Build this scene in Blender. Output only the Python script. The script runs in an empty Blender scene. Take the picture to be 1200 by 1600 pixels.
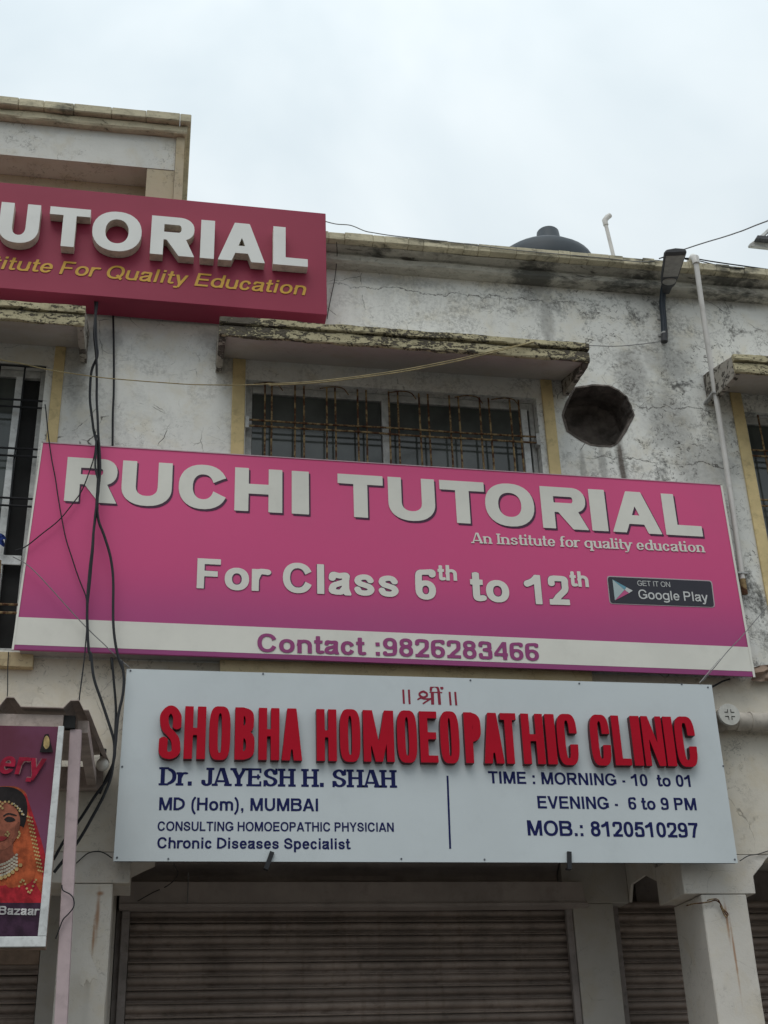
import bpy, bmesh, math, random
import numpy as np
from mathutils import Vector, Matrix, noise
from mathutils.geometry import tessellate_polygon

random.seed(7)
SC = bpy.context.scene
COL = SC.collection

# ------------------------------------------------------------------ camera
# axes of the street: X along the shop fronts, Y into the building, Z up; the upper wall is the plane Y = 0
FPX = 1992.99                                   # focal length for a 1200 x 1600 picture
R = np.array([[0.98487889, 0.0484093, 0.16634335],
              [-0.17039119, 0.44420761, 0.87957174],
              [-0.03131153, -0.89461508, 0.44573921]])
CAM = np.array([0.0, -7.0, 1.6])
cam = bpy.data.cameras.new('camera')
cam.sensor_fit = 'VERTICAL'; cam.sensor_height = 36.0; cam.lens = 36.0 * FPX / 1600
cam.clip_start = 0.05; cam.clip_end = 2000
co = bpy.data.objects.new('camera', cam); COL.objects.link(co); SC.camera = co
_m = Matrix(((R[0, 0], -R[0, 1], -R[0, 2], CAM[0]), (R[1, 0], -R[1, 1], -R[1, 2], CAM[1]), (R[2, 0], -R[2, 1], -R[2, 2], CAM[2]), (0, 0, 0, 1)))
co.matrix_world = _m

# ------------------------------------------------------------------ sky, sun, exposure
SUN_EL, SUN_AZ = math.radians(58), math.radians(200)
W = bpy.data.worlds.new('World'); SC.world = W; W.use_nodes = True
nt = W.node_tree; nt.nodes.clear()
wo = nt.nodes.new('ShaderNodeOutputWorld'); bg = nt.nodes.new('ShaderNodeBackground'); bg2 = nt.nodes.new('ShaderNodeBackground')
sky = nt.nodes.new('ShaderNodeTexSky'); sky.sky_type = 'NISHITA'; sky.sun_disc = False
sky.sun_elevation = SUN_EL; sky.sun_rotation = SUN_AZ
bg.inputs[1].default_value = 0.07
nt.links.new(sky.outputs[0], bg.inputs[0])
tc = nt.nodes.new('ShaderNodeTexCoord')
n1 = nt.nodes.new('ShaderNodeTexNoise'); n1.inputs['Scale'].default_value = 2.3; n1.inputs['Detail'].default_value = 5; n1.inputs['Roughness'].default_value = 0.5
n1.inputs['Distortion'].default_value = 0.3
mp = nt.nodes.new('ShaderNodeMapping'); mp.inputs['Scale'].default_value = (1, 1, 1.5); mp.inputs['Location'].default_value = (0.35, 0.1, 0.4)
nt.links.new(tc.outputs['Generated'], mp.inputs[0]); nt.links.new(mp.outputs[0], n1.inputs[0])
rp = nt.nodes.new('ShaderNodeValToRGB')
rp.color_ramp.elements[0].position = 0.34; rp.color_ramp.elements[0].color = (0.60, 0.69, 0.74, 1)
rp.color_ramp.elements[1].position = 0.66; rp.color_ramp.elements[1].color = (0.885, 0.94, 0.955, 1)
nt.links.new(n1.outputs[0], rp.inputs[0]); nt.links.new(rp.outputs[0], bg2.inputs[0])
# an overcast sky: three times as bright overhead as at the horizon
sx_ = nt.nodes.new('ShaderNodeSeparateXYZ'); nt.links.new(tc.outputs['Generated'], sx_.inputs[0])
m1 = nt.nodes.new('ShaderNodeMath'); m1.operation = 'MAXIMUM'; nt.links.new(sx_.outputs[2], m1.inputs[0]); m1.inputs[1].default_value = 0.0
m2 = nt.nodes.new('ShaderNodeMath'); m2.operation = 'MULTIPLY_ADD'; nt.links.new(m1.outputs[0], m2.inputs[0]); m2.inputs[1].default_value = 0.86; m2.inputs[2].default_value = 0.33
nt.links.new(m2.outputs[0], bg2.inputs[1])
add = nt.nodes.new('ShaderNodeMixShader'); add.inputs[0].default_value = 0.9
nt.links.new(bg.outputs[0], add.inputs[1]); nt.links.new(bg2.outputs[0], add.inputs[2]); nt.links.new(add.outputs[0], wo.inputs[0])
sun = bpy.data.lights.new('sun', 'SUN'); sun.energy = 0.7; sun.angle = math.radians(35); sun.color = (1, 0.97, 0.92)
so = bpy.data.objects.new('sun', sun); COL.objects.link(so)
_d = Vector((math.sin(SUN_AZ) * math.cos(SUN_EL), math.cos(SUN_AZ) * math.cos(SUN_EL), math.sin(SUN_EL)))
so.rotation_euler = _d.to_track_quat('Z', 'Y').to_euler(); so.location = (0, -20, 30)
SC.view_settings.view_transform = 'Standard'; SC.view_settings.look = 'None'
SC.view_settings.exposure = 0.44; SC.view_settings.gamma = 1.0; SC.view_settings.use_curve_mapping = False


# ------------------------------------------------------------------ helpers
def P(px, py, y=0.0):
    """world point on the plane Y = y seen at a point of the 1200 x 1600 photograph"""
    d = R @ np.array([px - 600.0, py - 800.0, FPX]); t = (y - CAM[1]) / d[1]
    return Vector(CAM + d * t)


def link(o, parent=None):
    COL.objects.link(o)
    if parent is not None: o.parent = parent
    return o


def thing(name, label, cat, loc=(0, 0, 0), group=None):
    o = bpy.data.objects.new(name, None); o.empty_display_size = 0.1; link(o)
    o['label'] = label; o['category'] = cat
    if group: o['group'] = group
    o.location = loc
    return o


def tag(o, label, cat, group=None):
    o['label'] = label; o['category'] = cat
    if group: o['group'] = group
    return o


class MB:
    def __init__(s): s.v = []; s.f = []

    def add(s, vs, fs):
        b = len(s.v); s.v += [tuple(v) for v in vs]; s.f += [tuple(b + i for i in f) for f in fs]; return s

    def box(s, x0, x1, y0, y1, z0, z1):
        return s.add([(x0, y0, z0), (x1, y0, z0), (x1, y1, z0), (x0, y1, z0), (x0, y0, z1), (x1, y0, z1), (x1, y1, z1), (x0, y1, z1)],
                     [(3, 2, 1, 0), (4, 5, 6, 7), (0, 1, 5, 4), (1, 2, 6, 5), (2, 3, 7, 6), (3, 0, 4, 7)])

    def tube(s, pts, r, seg=8, caps=True):
        pts = [Vector(p) for p in pts]; n = len(pts); b = len(s.v); up = None
        for i, p in enumerate(pts):
            t = (pts[min(i + 1, n - 1)] - pts[max(i - 1, 0)]).normalized()
            if up is None:
                up = Vector((0, 0, 1)) if abs(t.z) < 0.9 else Vector((1, 0, 0))
            a = t.cross(up).normalized(); c = a.cross(t).normalized(); up = c
            rr = r[i] if isinstance(r, (list, tuple)) else r
            for k in range(seg):
                w = 2 * math.pi * k / seg
                s.v.append(tuple(p + a * rr * math.cos(w) + c * rr * math.sin(w)))
        for i in range(n - 1):
            for k in range(seg):
                k2 = (k + 1) % seg
                s.f.append((b + i * seg + k, b + i * seg + k2, b + (i + 1) * seg + k2, b + (i + 1) * seg + k))
        if caps:
            s.f.append(tuple(b + k for k in range(seg))[::-1]); s.f.append(tuple(b + (n - 1) * seg + k for k in range(seg)))
        return s

    def hexa(s, p):      # eight corners: bottom four, top four
        return s.add(p, [(3, 2, 1, 0), (4, 5, 6, 7), (0, 1, 5, 4), (1, 2, 6, 5), (2, 3, 7, 6), (3, 0, 4, 7)])

    def mesh(s, name):
        me = bpy.data.meshes.new(name); me.from_pydata(s.v, [], s.f)
        bm = bmesh.new(); bm.from_mesh(me); bmesh.ops.recalc_face_normals(bm, faces=bm.faces); bm.to_mesh(me); bm.free()
        return me

    def build(s, name, m, parent=None, smooth=False, bevel=0.0, bseg=2, rough=0.0, cell=0.06):
        me = s.mesh(name); me.materials.append(m)
        if bevel:
            bm = bmesh.new(); bm.from_mesh(me)
            ed = [e for e in bm.edges if len(e.link_faces) == 2 and e.calc_face_angle(0) > 0.6]
            bmesh.ops.bevel(bm, geom=ed, offset=bevel, segments=bseg, affect='EDGES', profile=0.5)
            bm.to_mesh(me); bm.free()
        if rough:      # hand-finished cement: cut into small faces and pushed about a little
            bm = bmesh.new(); bm.from_mesh(me)
            for _ in range(7):
                ed = [e for e in bm.edges if e.calc_length() > cell]
                if not ed: break
                bmesh.ops.subdivide_edges(bm, edges=ed, cuts=1, use_grid_fill=True)
            bmesh.ops.triangulate(bm, faces=[f for f in bm.faces if len(f.verts) > 4])
            bm.normal_update()
            for v in bm.verts:
                w = noise.noise(v.co * 5) * .6 + noise.noise(v.co * 16) * .4
                sh = max([e.calc_face_angle(0) for e in v.link_edges if len(e.link_faces) == 2] + [0])
                chip = max(0, noise.noise(v.co * 13 + Vector((5, 1, 7))) - .18) * (2.2 if sh > .35 else 0)
                v.co -= v.normal * rough * (w * .5 + .5 + chip * 2.5)
            bm.to_mesh(me); bm.free()
        if smooth:
            me.polygons.foreach_set('use_smooth', [True] * len(me.polygons))
            try: me.set_sharp_from_angle(angle=math.radians(40))
            except Exception: pass
        return link(bpy.data.objects.new(name, me), parent)


def catmull(pts, k=6):
    pts = [Vector(p) for p in pts]
    if len(pts) < 3: return pts
    q = [pts[0] * 2 - pts[1]] + pts + [pts[-1] * 2 - pts[-2]]; out = []
    for i in range(1, len(q) - 2):
        a, b, c, d = q[i - 1], q[i], q[i + 1], q[i + 2]
        for j in range(k):
            t = j / k
            out.append(0.5 * ((2 * b) + (c - a) * t + (2 * a - 5 * b + 4 * c - d) * t * t + (3 * b - a - 3 * c + d) * t ** 3))
    out.append(pts[-1]); return out


def plate(loops, y0, y1, to3=None):
    """flat shape with holes (loops in x,z), front at y0 (towards the camera) and back at y1"""
    to3 = to3 or (lambda u, v, y: (u, y, v))
    mb = MB(); flat = [p for l in loops for p in l]
    # islands: every outer loop with the holes that lie in it
    def inside(p, l):
        r = False
        for i in range(len(l)):
            (ax, ay), (bx, by) = l[i][:2], l[(i + 1) % len(l)][:2]
            if (ay > p[1]) != (by > p[1]) and p[0] < (bx - ax) * (p[1] - ay) / (by - ay) + ax: r = not r
        return r
    offs = []; q = 0
    for l in loops: offs.append(q); q += len(l)
    par = [[j for j in range(len(loops)) if j != i and inside(loops[i][0], loops[j])] for i in range(len(loops))]
    tr = []
    for i, l in enumerate(loops):
        if len(par[i]) % 2: continue
        grp = [i] + [j for j in range(len(loops)) if i in par[j] and len(par[j]) == len(par[i]) + 1]
        idx = [offs[j] + a for j in grp for a in range(len(loops[j]))]
        tr += [tuple(idx[a] for a in t) for t in tessellate_polygon([[Vector((p[0], p[1], 0)) for p in loops[j]] for j in grp])]
    mb.add([to3(p[0], p[1], y0) for p in flat], tr)
    if y1 is not None:
        mb.add([to3(p[0], p[1], y1) for p in flat], [t[::-1] for t in tr])
        n = len(flat); b = 0
        for l in loops:
            k = len(l)
            mb.f += [(b + i, b + (i + 1) % k, n + b + (i + 1) % k, n + b + i) for i in range(k)]
            b += k
    return mb


# ------------------------------------------------------------------ materials
class NT:
    def __init__(s, name):
        s.m = bpy.data.materials.new(name); s.m.use_nodes = True; s.t = s.m.node_tree
        s.b = s.t.nodes['Principled BSDF']; s.p = None

    def n(s, typ): return s.t.nodes.new(typ)

    def put(s, sock, v):
        if isinstance(v, bpy.types.NodeSocket): s.t.links.new(v, sock)
        elif isinstance(v, (tuple, list)) and len(v) == 3 and sock.type == 'RGBA': sock.default_value = (*v, 1)
        else: sock.default_value = v

    def pos(s):
        if s.p is None:
            g = s.n('ShaderNodeNewGeometry'); x = s.n('ShaderNodeSeparateXYZ'); s.t.links.new(g.outputs['Position'], x.inputs[0])
            s.p = (g.outputs['Position'], x.outputs[0], x.outputs[1], x.outputs[2])
        return s.p

    def math(s, op, a, b=0.0, c=0.0, clamp=False):
        k = s.n('ShaderNodeMath'); k.operation = op; k.use_clamp = clamp
        s.put(k.inputs[0], a); s.put(k.inputs[1], b)
        if op in ('MULTIPLY_ADD', 'SMOOTH_MIN'): s.put(k.inputs[2], c)
        return k.outputs[0]

    def step(s, v, lo, hi):        # smooth 0..1 ramp
        k = s.n('ShaderNodeMapRange'); k.interpolation_type = 'SMOOTHSTEP'
        s.put(k.inputs[0], v); k.inputs[1].default_value = lo; k.inputs[2].default_value = hi; return k.outputs[0]

    def rand(s):
        return s.n('ShaderNodeObjectInfo').outputs['Random']

    def scaled(s, sc, off=(0, 0, 0), vec=None):
        k = s.n('ShaderNodeMapping'); s.put(k.inputs[0], vec or s.pos()[0]); k.inputs['Scale'].default_value = sc; k.inputs['Location'].default_value = off
        return k.outputs[0]

    def noise(s, scale, detail=6, rough=0.6, dist=0.0, vec=None):
        k = s.n('ShaderNodeTexNoise'); s.put(k.inputs['Vector'], vec or s.pos()[0])
        k.inputs['Scale'].default_value = scale; k.inputs['Detail'].default_value = detail
        k.inputs['Roughness'].default_value = rough; k.inputs['Distortion'].default_value = dist
        return k.outputs[0]

    def vor(s, scale, vec=None, feat='DISTANCE_TO_EDGE'):
        k = s.n('ShaderNodeTexVoronoi'); k.feature = feat; s.put(k.inputs['Vector'], vec or s.pos()[0]); k.inputs['Scale'].default_value = scale
        return k.outputs[0]

    def mix(s, f, a, b):
        k = s.n('ShaderNodeMix'); k.data_type = 'RGBA'; s.put(k.inputs[0], f); s.put(k.inputs[6], a); s.put(k.inputs[7], b); return k.outputs[2]

    def warp(s, amt, scale, vec=None):
        k = s.n('ShaderNodeTexNoise'); s.put(k.inputs['Vector'], vec or s.pos()[0]); k.inputs['Scale'].default_value = scale; k.inputs['Detail'].default_value = 4
        a = s.n('ShaderNodeVectorMath'); a.operation = 'MULTIPLY_ADD'; s.t.links.new(k.outputs[1], a.inputs[0]); a.inputs[1].default_value = (amt,) * 3
        s.put(a.inputs[2], vec or s.pos()[0]); return a.outputs[0]

    def blob(s, cx, cz, rx, rz, nz, soft=0.5):
        """ellipse-shaped stain on the wall with a ragged edge"""
        _, x, _, z = s.pos()
        a = s.math('DIVIDE', s.math('SUBTRACT', x, cx), rx); b = s.math('DIVIDE', s.math('SUBTRACT', z, cz), rz)
        d = s.math('SQRT', s.math('ADD', s.math('MULTIPLY', a, a), s.math('MULTIPLY', b, b)))
        d = s.math('ADD', d, s.math('MULTIPLY', s.math('SUBTRACT', nz, 0.5), 1.6))
        return s.math('SUBTRACT', 1.0, s.step(d, 1 - soft, 1 + soft * 0.4))

    def done(s, col, rough=0.8, height=None, bs=0.3, bd=0.01, spec=0.3, metal=0.0):
        s.put(s.b.inputs['Base Color'], col); s.put(s.b.inputs['Roughness'], rough); s.b.inputs['Metallic'].default_value = metal
        s.b.inputs['Specular IOR Level'].default_value = spec
        if height is not None:
            k = s.n('ShaderNodeBump'); k.inputs['Strength'].default_value = bs; k.inputs['Distance'].default_value = bd
            s.put(k.inputs['Height'], height); s.t.links.new(k.outputs[0], s.b.inputs['Normal'])
        return s.m


def simple(name, col, rough=0.6, var=0.12, scale=9, bs=0.15, spec=0.3, metal=0.0, bscale=70, bd=0.003, dirt=0.0, dirtcol=(0.06, 0.05, 0.04), rnd=0.0):
    k = NT(name); a = k.noise(scale, 5, 0.6)
    dk = tuple(c * (1 - var) for c in col); lt = tuple(min(1, c * (1 + var)) for c in col)
    c = k.mix(k.step(a, 0.3, 0.7), dk, lt)
    if dirt:
        g = k.noise(scale * 2.3, 9, 0.7); c = k.mix(k.math('MULTIPLY', k.step(g, 0.5, 0.72), dirt), c, dirtcol)
    if rnd:
        c = k.mix(k.math('MULTIPLY', k.rand(), rnd), c, tuple(q * .45 for q in col))
        st_ = k.noise(1.0, 5, .6, 0, k.scaled((14, 14, 1.2))); c = k.mix(k.math('MULTIPLY', k.step(st_, .52, .72), .4), c, (0.10, 0.06, 0.04))
    return k.done(c, rough, k.noise(bscale, 3, 0.6), bs, bd, spec, metal)


def plaster(name, base, mould=1.0, crackamt=1.0, upper=False, grime=0.5, rust=()):
    k = NT(name); pos, x, y, z = k.pos()
    big = k.noise(1.1, 6, 0.6); mid = k.noise(5, 8, 0.65, 0.3); fine = k.noise(38, 6, 0.7); nz = k.noise(7, 7, 0.7, 0.6)
    streak = k.noise(1.0, 5, 0.6, 0.0, k.scaled((7, 7, 0.8)))
    dk = tuple(c * 0.72 for c in base); warm = (base[0] * 0.86, base[1] * 0.80, base[2] * 0.68)
    c = k.mix(k.step(big, 0.35, 0.65), base, tuple(b * 0.88 for b in base))
    c = k.mix(k.math('MULTIPLY', k.step(mid, 0.45, 0.7), 0.55), c, warm)
    c = k.mix(k.math('MULTIPLY', k.step(streak, 0.52, 0.78), 0.4 * grime), c, dk)
    # flaking paint: short crescents gathered in patches
    fl = k.noise(17, 4, 0.6, 0.9)
    line = k.math('SUBTRACT', 1.0, k.step(k.math('ABSOLUTE', k.math('SUBTRACT', fl, 0.54)), 0.006, 0.022))
    line = k.math('MULTIPLY', line, k.step(k.noise(24, 3, 0.6, 0, k.scaled((1, 1, 1), (5, 5, 5))), 0.46, 0.56))
    patch = k.step(k.noise(2.3, 6, 0.68, 0.4, k.scaled((1, 1, 1), (4.3, 1.7, 9.1))), 0.46, 0.60)
    if upper:
        patch = k.math('MULTIPLY', patch, k.math('ADD', 0.35, k.math('MULTIPLY', k.step(x, 1.4, 2.9), 0.65)))
    f2 = k.noise(30, 4, 0.62, 1.2); l2 = k.math('SUBTRACT', 1.0, k.step(k.math('ABSOLUTE', k.math('SUBTRACT', f2, 0.5)), 0.012, 0.04))
    l2 = k.math('MULTIPLY', l2, k.step(k.noise(6.5, 6, 0.7, 0.3, k.scaled((1, 1, 1), (1.3, 6.7, 2.1))), 0.52, 0.62))
    line = k.math('MAXIMUM', line, k.math('MULTIPLY', l2, 0.8))
    line = k.math('MULTIPLY', k.math('MULTIPLY', line, patch), 0.9 * crackamt)
    # soot and black mould
    mo = k.step(k.math('ADD', k.math('MULTIPLY', k.noise(3.4, 9, 0.72, 0.5, k.scaled((1, 1, 0.8), (2, 2, 2))), 0.75), k.math('MULTIPLY', fine, 0.25)), 0.52, 0.64)
    region = 0.35
    if upper:
        region = k.math('ADD', 0.16, k.math('MULTIPLY', k.step(x, 1.9, 3.1), 0.85))
        region = k.math('ADD', region, k.math('MULTIPLY', k.step(z, 6.55, 7.1), 0.22), clamp=True)
    mo = k.math('MULTIPLY', k.math('MULTIPLY', mo, region), 0.85 * mould)
    c = k.mix(mo, c, (0.10, 0.10, 0.095))
    # cracks
    wv = k.warp(0.10, 5.5)
    cr = k.vor(2.6, wv)
    crack = k.math('SUBTRACT', 1.0, k.step(cr, 0.001, 0.008))
    crack = k.math('MULTIPLY', crack, k.step(k.noise(1.4, 3, 0.5, 0, k.scaled((1, 1, 1), (7, 3, 1))), 0.50, 0.60))
    crack = k.math('MULTIPLY', crack, k.step(k.noise(9, 4, 0.6), 0.42, 0.58))
    cr2 = k.math('SUBTRACT', 1.0, k.step(k.vor(6.5, k.warp(0.07, 11)), 0.004, 0.02))
    cr2 = k.math('MULTIPLY', cr2, k.step(k.noise(12, 4, 0.6), 0.48, 0.6))
    cr2 = k.math('MULTIPLY', cr2, k.step(k.noise(2.1, 4, 0.6, 0, k.scaled((1, 1, 1), (1, 8, 5))), 0.5, 0.62))
    crack = k.math('MULTIPLY', k.math('MAXIMUM', crack, k.math('MULTIPLY', cr2, 0.55)), 0.8 * crackamt)
    if upper:
        wob = k.math('MULTIPLY', k.math('SUBTRACT', k.noise(4.5, 6, 0.65), 0.5), 0.22)
        for z0, xa, xb in ((6.86, 1.0, 2.75), (6.05, 3.05, 3.7), (5.05, -0.8, 0.4), (5.62, 2.7, 3.75)):
            d = k.math('ABSOLUTE', k.math('SUBTRACT', k.math('ADD', z, wob), z0))
            l = k.math('MULTIPLY', k.math('SUBTRACT', 1.0, k.step(d, 0.001, 0.006)), k.step(k.noise(6, 4, 0.6), 0.35, 0.55))
            l = k.math('MULTIPLY', l, k.math('MULTIPLY', k.step(x, xa - 0.1, xa + 0.1), k.math('SUBTRACT', 1.0, k.step(x, xb - 0.1, xb + 0.1))))
            crack = k.math('MAXIMUM', crack, k.math('MULTIPLY', l, 0.8))
        st = None
        for a in ((2.46, 6.98, 0.12, 0.16, 0.6), (2.52, 6.72, 0.055, 0.34, 0.6), (3.35, 6.98, 0.34, 0.09, 0.8), (3.9, 7.0, 0.42, 0.08, 0.6),
                  (3.37, 6.42, 0.2, 0.17, 0.7), (3.1, 6.28, 0.13, 0.25, 0.6), (2.8, 5.58, 0.03, 0.22, 0.5), (2.93, 5.6, 0.035, 0.3, 0.4),
                  (2.66, 5.5, 0.025, 0.2, 0.5), (3.3, 5.95, 0.2, 0.3, 0.6), (3.5, 5.6, 0.25, 0.25, 0.6), (1.45, 6.93, 0.4, 0.05, 0.7),
                  (-0.62, 5.95, 0.09, 0.2, 0.6), (0.3, 6.35, 0.2, 0.09, 0.6), (-0.55, 6.3, 0.25, 0.12, 0.6)):
            b = k.blob(a[0], a[1], a[2], a[3], nz, a[4])
            st = b if st is None else k.math('MAXIMUM', st, b)
        st = k.math('MULTIPLY', st, k.math('ADD', 0.22, k.math('MULTIPLY', fine, 0.75)))
        c = k.mix(k.math('MULTIPLY', st, 0.68, clamp=True), c, (0.085, 0.08, 0.075))
        gm = k.math('MULTIPLY', k.step(k.noise(2.6, 8, 0.72, 0.6, k.scaled((1, 1, 1), (3.1, 2.2, 8.8))), 0.47, 0.62), k.step(fine, 0.40, 0.62))
        c = k.mix(k.math('MULTIPLY', gm, k.math('ADD', 0.34, k.math('MULTIPLY', k.step(x, 1.2, 3.0), 0.34))), c, (0.20, 0.195, 0.18))
        ru = k.blob(2.93, 5.52, 0.02, 0.3, nz, 0.5)
        c = k.mix(k.math('MULTIPLY', ru, 0.7), c, (0.05, 0.025, 0.015))
    for a in rust: c = k.mix(k.math('MULTIPLY', k.blob(*a, nz, 0.9), 0.75), c, (0.30, 0.13, 0.045))
    c = k.mix(line, c, (0.07, 0.065, 0.06)); c = k.mix(crack, c, (0.05, 0.045, 0.04))
    h = k.math('SUBTRACT', k.math('ADD', k.math('MULTIPLY', mid, 0.8), k.math('MULTIPLY', fine, 0.35)), k.math('ADD', k.math('MULTIPLY', crack, 0.6), k.math('MULTIPLY', line, 0.6)))
    return k.done(c, 0.92, h, 0.5, 0.008, 0.15)


def mouldy(name, paint, thr=0.5, dark=(0.07, 0.072, 0.065), rnd=False):
    """painted cement with soft drifts of black mould and sharp little losses"""
    k = NT(name); big = k.noise(1.7, 7, 0.68, 0.4, k.scaled((1.0, 1, 2.2))); n = k.noise(11, 8, 0.7, 0.6, k.scaled((0.6, 1, 1.6))); f = k.noise(42, 5, 0.7)
    for xa, w_, am in ((2.42, 0.22, 0.16), (3.15, 0.35, 0.14), (3.9, 0.4, 0.13)):
        d_ = k.math('DIVIDE', k.math('ABSOLUTE', k.math('SUBTRACT', k.pos()[1], xa)), w_)
        big = k.math('ADD', big, k.math('MULTIPLY', k.math('SUBTRACT', 1.0, k.step(d_, 0.2, 1.0)), am))
    c = k.mix(k.step(n, 0.35, 0.7), tuple(p * 1.08 for p in paint), tuple(p * 0.72 for p in paint))
    c = k.mix(k.math('MULTIPLY', k.step(k.math('ADD', big, k.math('MULTIPLY', k.math('SUBTRACT', n, 0.5), 0.35)), thr - 0.03, thr + 0.13), 0.85), c, dark)
    c = k.mix(k.math('MULTIPLY', k.step(n, 0.60, 0.66), 0.75), c, (0.06, 0.055, 0.045)); c = k.mix(k.math('MULTIPLY', k.step(f, 0.55, 0.68), 0.4), c, (0.10, 0.095, 0.08))
    if rnd: c = k.mix(k.math('MULTIPLY', k.rand(), 0.3), c, (0.22, 0.20, 0.15))
    return k.done(c, 0.95, k.math('ADD', n, k.math('MULTIPLY', f, 0.4)), 0.6, 0.008, 0.1)


def peeling(name, a, b, thr=0.5, scale=9):
    """old paint flaking off dark, mouldy cement"""
    k = NT(name); n = k.noise(scale, 9, 0.72, 0.8, k.scaled((0.55, 1, 1.4))); v = k.vor(scale * 2.2, k.warp(0.05, 9), 'F1')
    m = k.math('ADD', n, k.math('MULTIPLY', k.math('SUBTRACT', v, 0.4), 0.16))
    big = k.noise(1.6, 4, 0.6)
    m = k.math('ADD', m, k.math('MULTIPLY', k.math('SUBTRACT', big, 0.5), 0.7))
    c = k.mix(k.step(m, thr - 0.035, thr + 0.035), a, b)
    ed = k.math('SUBTRACT', 1.0, k.step(k.math('ABSOLUTE', k.math('SUBTRACT', m, thr)), 0.008, 0.035))
    c = k.mix(k.math('MULTIPLY', ed, 0.8), c, (0.02, 0.018, 0.015))
    c = k.mix(k.math('MULTIPLY', k.step(k.noise(30, 6, 0.7), 0.5, 0.7), 0.45), c, (0.05, 0.045, 0.035))
    return k.done(c, 0.95, k.math('MULTIPLY', k.step(m, thr - 0.05, thr + 0.05), -1.0), 0.6, 0.006, 0.1)


M = {}
M['upper'] = plaster('plaster_upper', (0.78, 0.78, 0.74), 1.1, 1.1, True, 0.8)
M['lower'] = plaster('plaster_lower', (0.68, 0.63, 0.54), 0.45, 0.6, False, 0.7)
M['tower'] = plaster('plaster_tower', (0.66, 0.66, 0.62), 0.35, 0.7)
M['towerbeige'] = plaster('plaster_beige', (0.50, 0.43, 0.31), 0.2, 0.6)
M['pillar'] = plaster('plaster_pillar', (0.66, 0.62, 0.56), 0.12, 0.3, rust=((-0.262, 2.72, 0.012, 0.14), (-0.275, 2.62, 0.008, 0.1), (3.205, 2.68, 0.010, 0.12), (3.222, 2.5, 0.007, 0.22), (-0.255, 2.835, 0.02, 0.012)))
M['soffit'] = plaster('plaster_soffit', (0.50, 0.47, 0.43), 0.2, 0.3)
M['ledge'] = plaster('plaster_cream', (0.52, 0.42, 0.26), 0.5, 0.5)
M['cream'] = simple('cream_paint', (0.66, 0.52, 0.27), 0.8, 0.12, 5, 0.3, dirt=0.35)
M['coping'] = mouldy('coping_paint', (0.64, 0.58, 0.42), 0.60, rnd=True)
M['band'] = mouldy('cornice_cement', (0.46, 0.44, 0.38), 0.555)
M['fascia'] = peeling('fascia_flaking', (0.12, 0.105, 0.085), (0.45, 0.40, 0.26), 0.485, 30)
M['bracket'] = peeling('bracket_cement', (0.14, 0.125, 0.11), (0.40, 0.37, 0.32), 0.48, 14)
M['soot'] = simple('sooty_hole', (0.13, 0.112, 0.10), 0.95, 0.5, 9, 0.9, bscale=14, bd=0.03)
M['alu'] = simple('window_aluminium', (0.46, 0.46, 0.44), 0.5, 0.2, 14, 0.1, 0.5, dirt=0.4)
M['aluwhite'] = simple('white_rail', (0.62, 0.63, 0.62), 0.5, 0.15, 14, 0.1, 0.4, dirt=0.3)
M['glass'] = simple('window_glass', (0.068, 0.076, 0.070), 0.12, 0.3, 2.5, 0.1, 0.6, bscale=3, bd=0.002)
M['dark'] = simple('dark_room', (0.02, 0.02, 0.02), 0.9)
k = NT('rusty_bar'); rn = k.noise(26, 6, 0.7)
M['rust'] = k.done(k.mix(k.step(rn, 0.42, 0.6), (0.085, 0.035, 0.018), (0.33, 0.24, 0.12)), 0.85, rn, 0.5, 0.003)
M['shutter'] = simple('shutter_steel', (0.30, 0.24, 0.205), 0.5, 0.25, 3.5, 0.25, 0.4, rnd=.45, dirt=0.5, dirtcol=(0.06, 0.045, 0.04))
M['hood'] = simple('hood_sheet', (0.36, 0.31, 0.285), 0.6, 0.14, 3, 0.12, 0.3, dirt=0.25)
M['guide'] = simple('shutter_guide', (0.26, 0.225, 0.21), 0.6, 0.2, 6, 0.2, dirt=0.4)
M['tank'] = simple('tank_plastic', (0.045, 0.055, 0.065), 0.55, 0.1, 4, 0.05)
M['pvc'] = simple('pvc_pipe', (0.62, 0.60, 0.57), 0.5, 0.08, 6, 0.05, 0.4, dirt=0.2)
M['pvcdirty'] = simple('pvc_drain', (0.42, 0.38, 0.33), 0.7, 0.2, 8, 0.2, dirt=0.45)
M['pvccap'] = simple('drain_cap', (0.50, 0.49, 0.45), 0.6, 0.1, 12, 0.1, dirt=0.2)
M['black'] = simple('black_cable', (0.012, 0.013, 0.016), 0.5, 0.2, 20, 0.05, 0.4)
M['grey'] = simple('grey_wire', (0.20, 0.20, 0.20), 0.6, 0.2, 20, 0.05)
M['yellowwire'] = simple('ochre_wire', (0.33, 0.27, 0.14), 0.7, 0.25, 20, 0.05)
M['lamp'] = simple('lamp_housing', (0.07, 0.07, 0.075), 0.5, 0.2, 12, 0.1)
M['lamparm'] = simple('lamp_arm', (0.035, 0.045, 0.06), 0.45, 0.15, 12, 0.1)
M['lens'] = simple('lamp_lens', (0.30, 0.29, 0.27), 0.3, 0.15, 30, 0.1, 0.5)
M['steel'] = simple('galvanised', (0.42, 0.42, 0.41), 0.5, 0.12, 20, 0.1, 0.5, dirt=0.2)
M['pinkpaint'] = simple('post_paint', (0.47, 0.37, 0.375), 0.7, 0.1, 6, 0.1, dirt=0.2)
M['sheet'] = simple('roof_sheet', (0.38, 0.31, 0.275), 0.6, 0.2, 7, 0.15, 0.3, dirt=0.4)
M['brown'] = simple('brown_sheet', (0.28, 0.20, 0.15), 0.7, 0.25, 8, 0.3)
M['bulb'] = simple('bulb_glass', (0.75, 0.72, 0.66), 0.3, 0.03)
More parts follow.
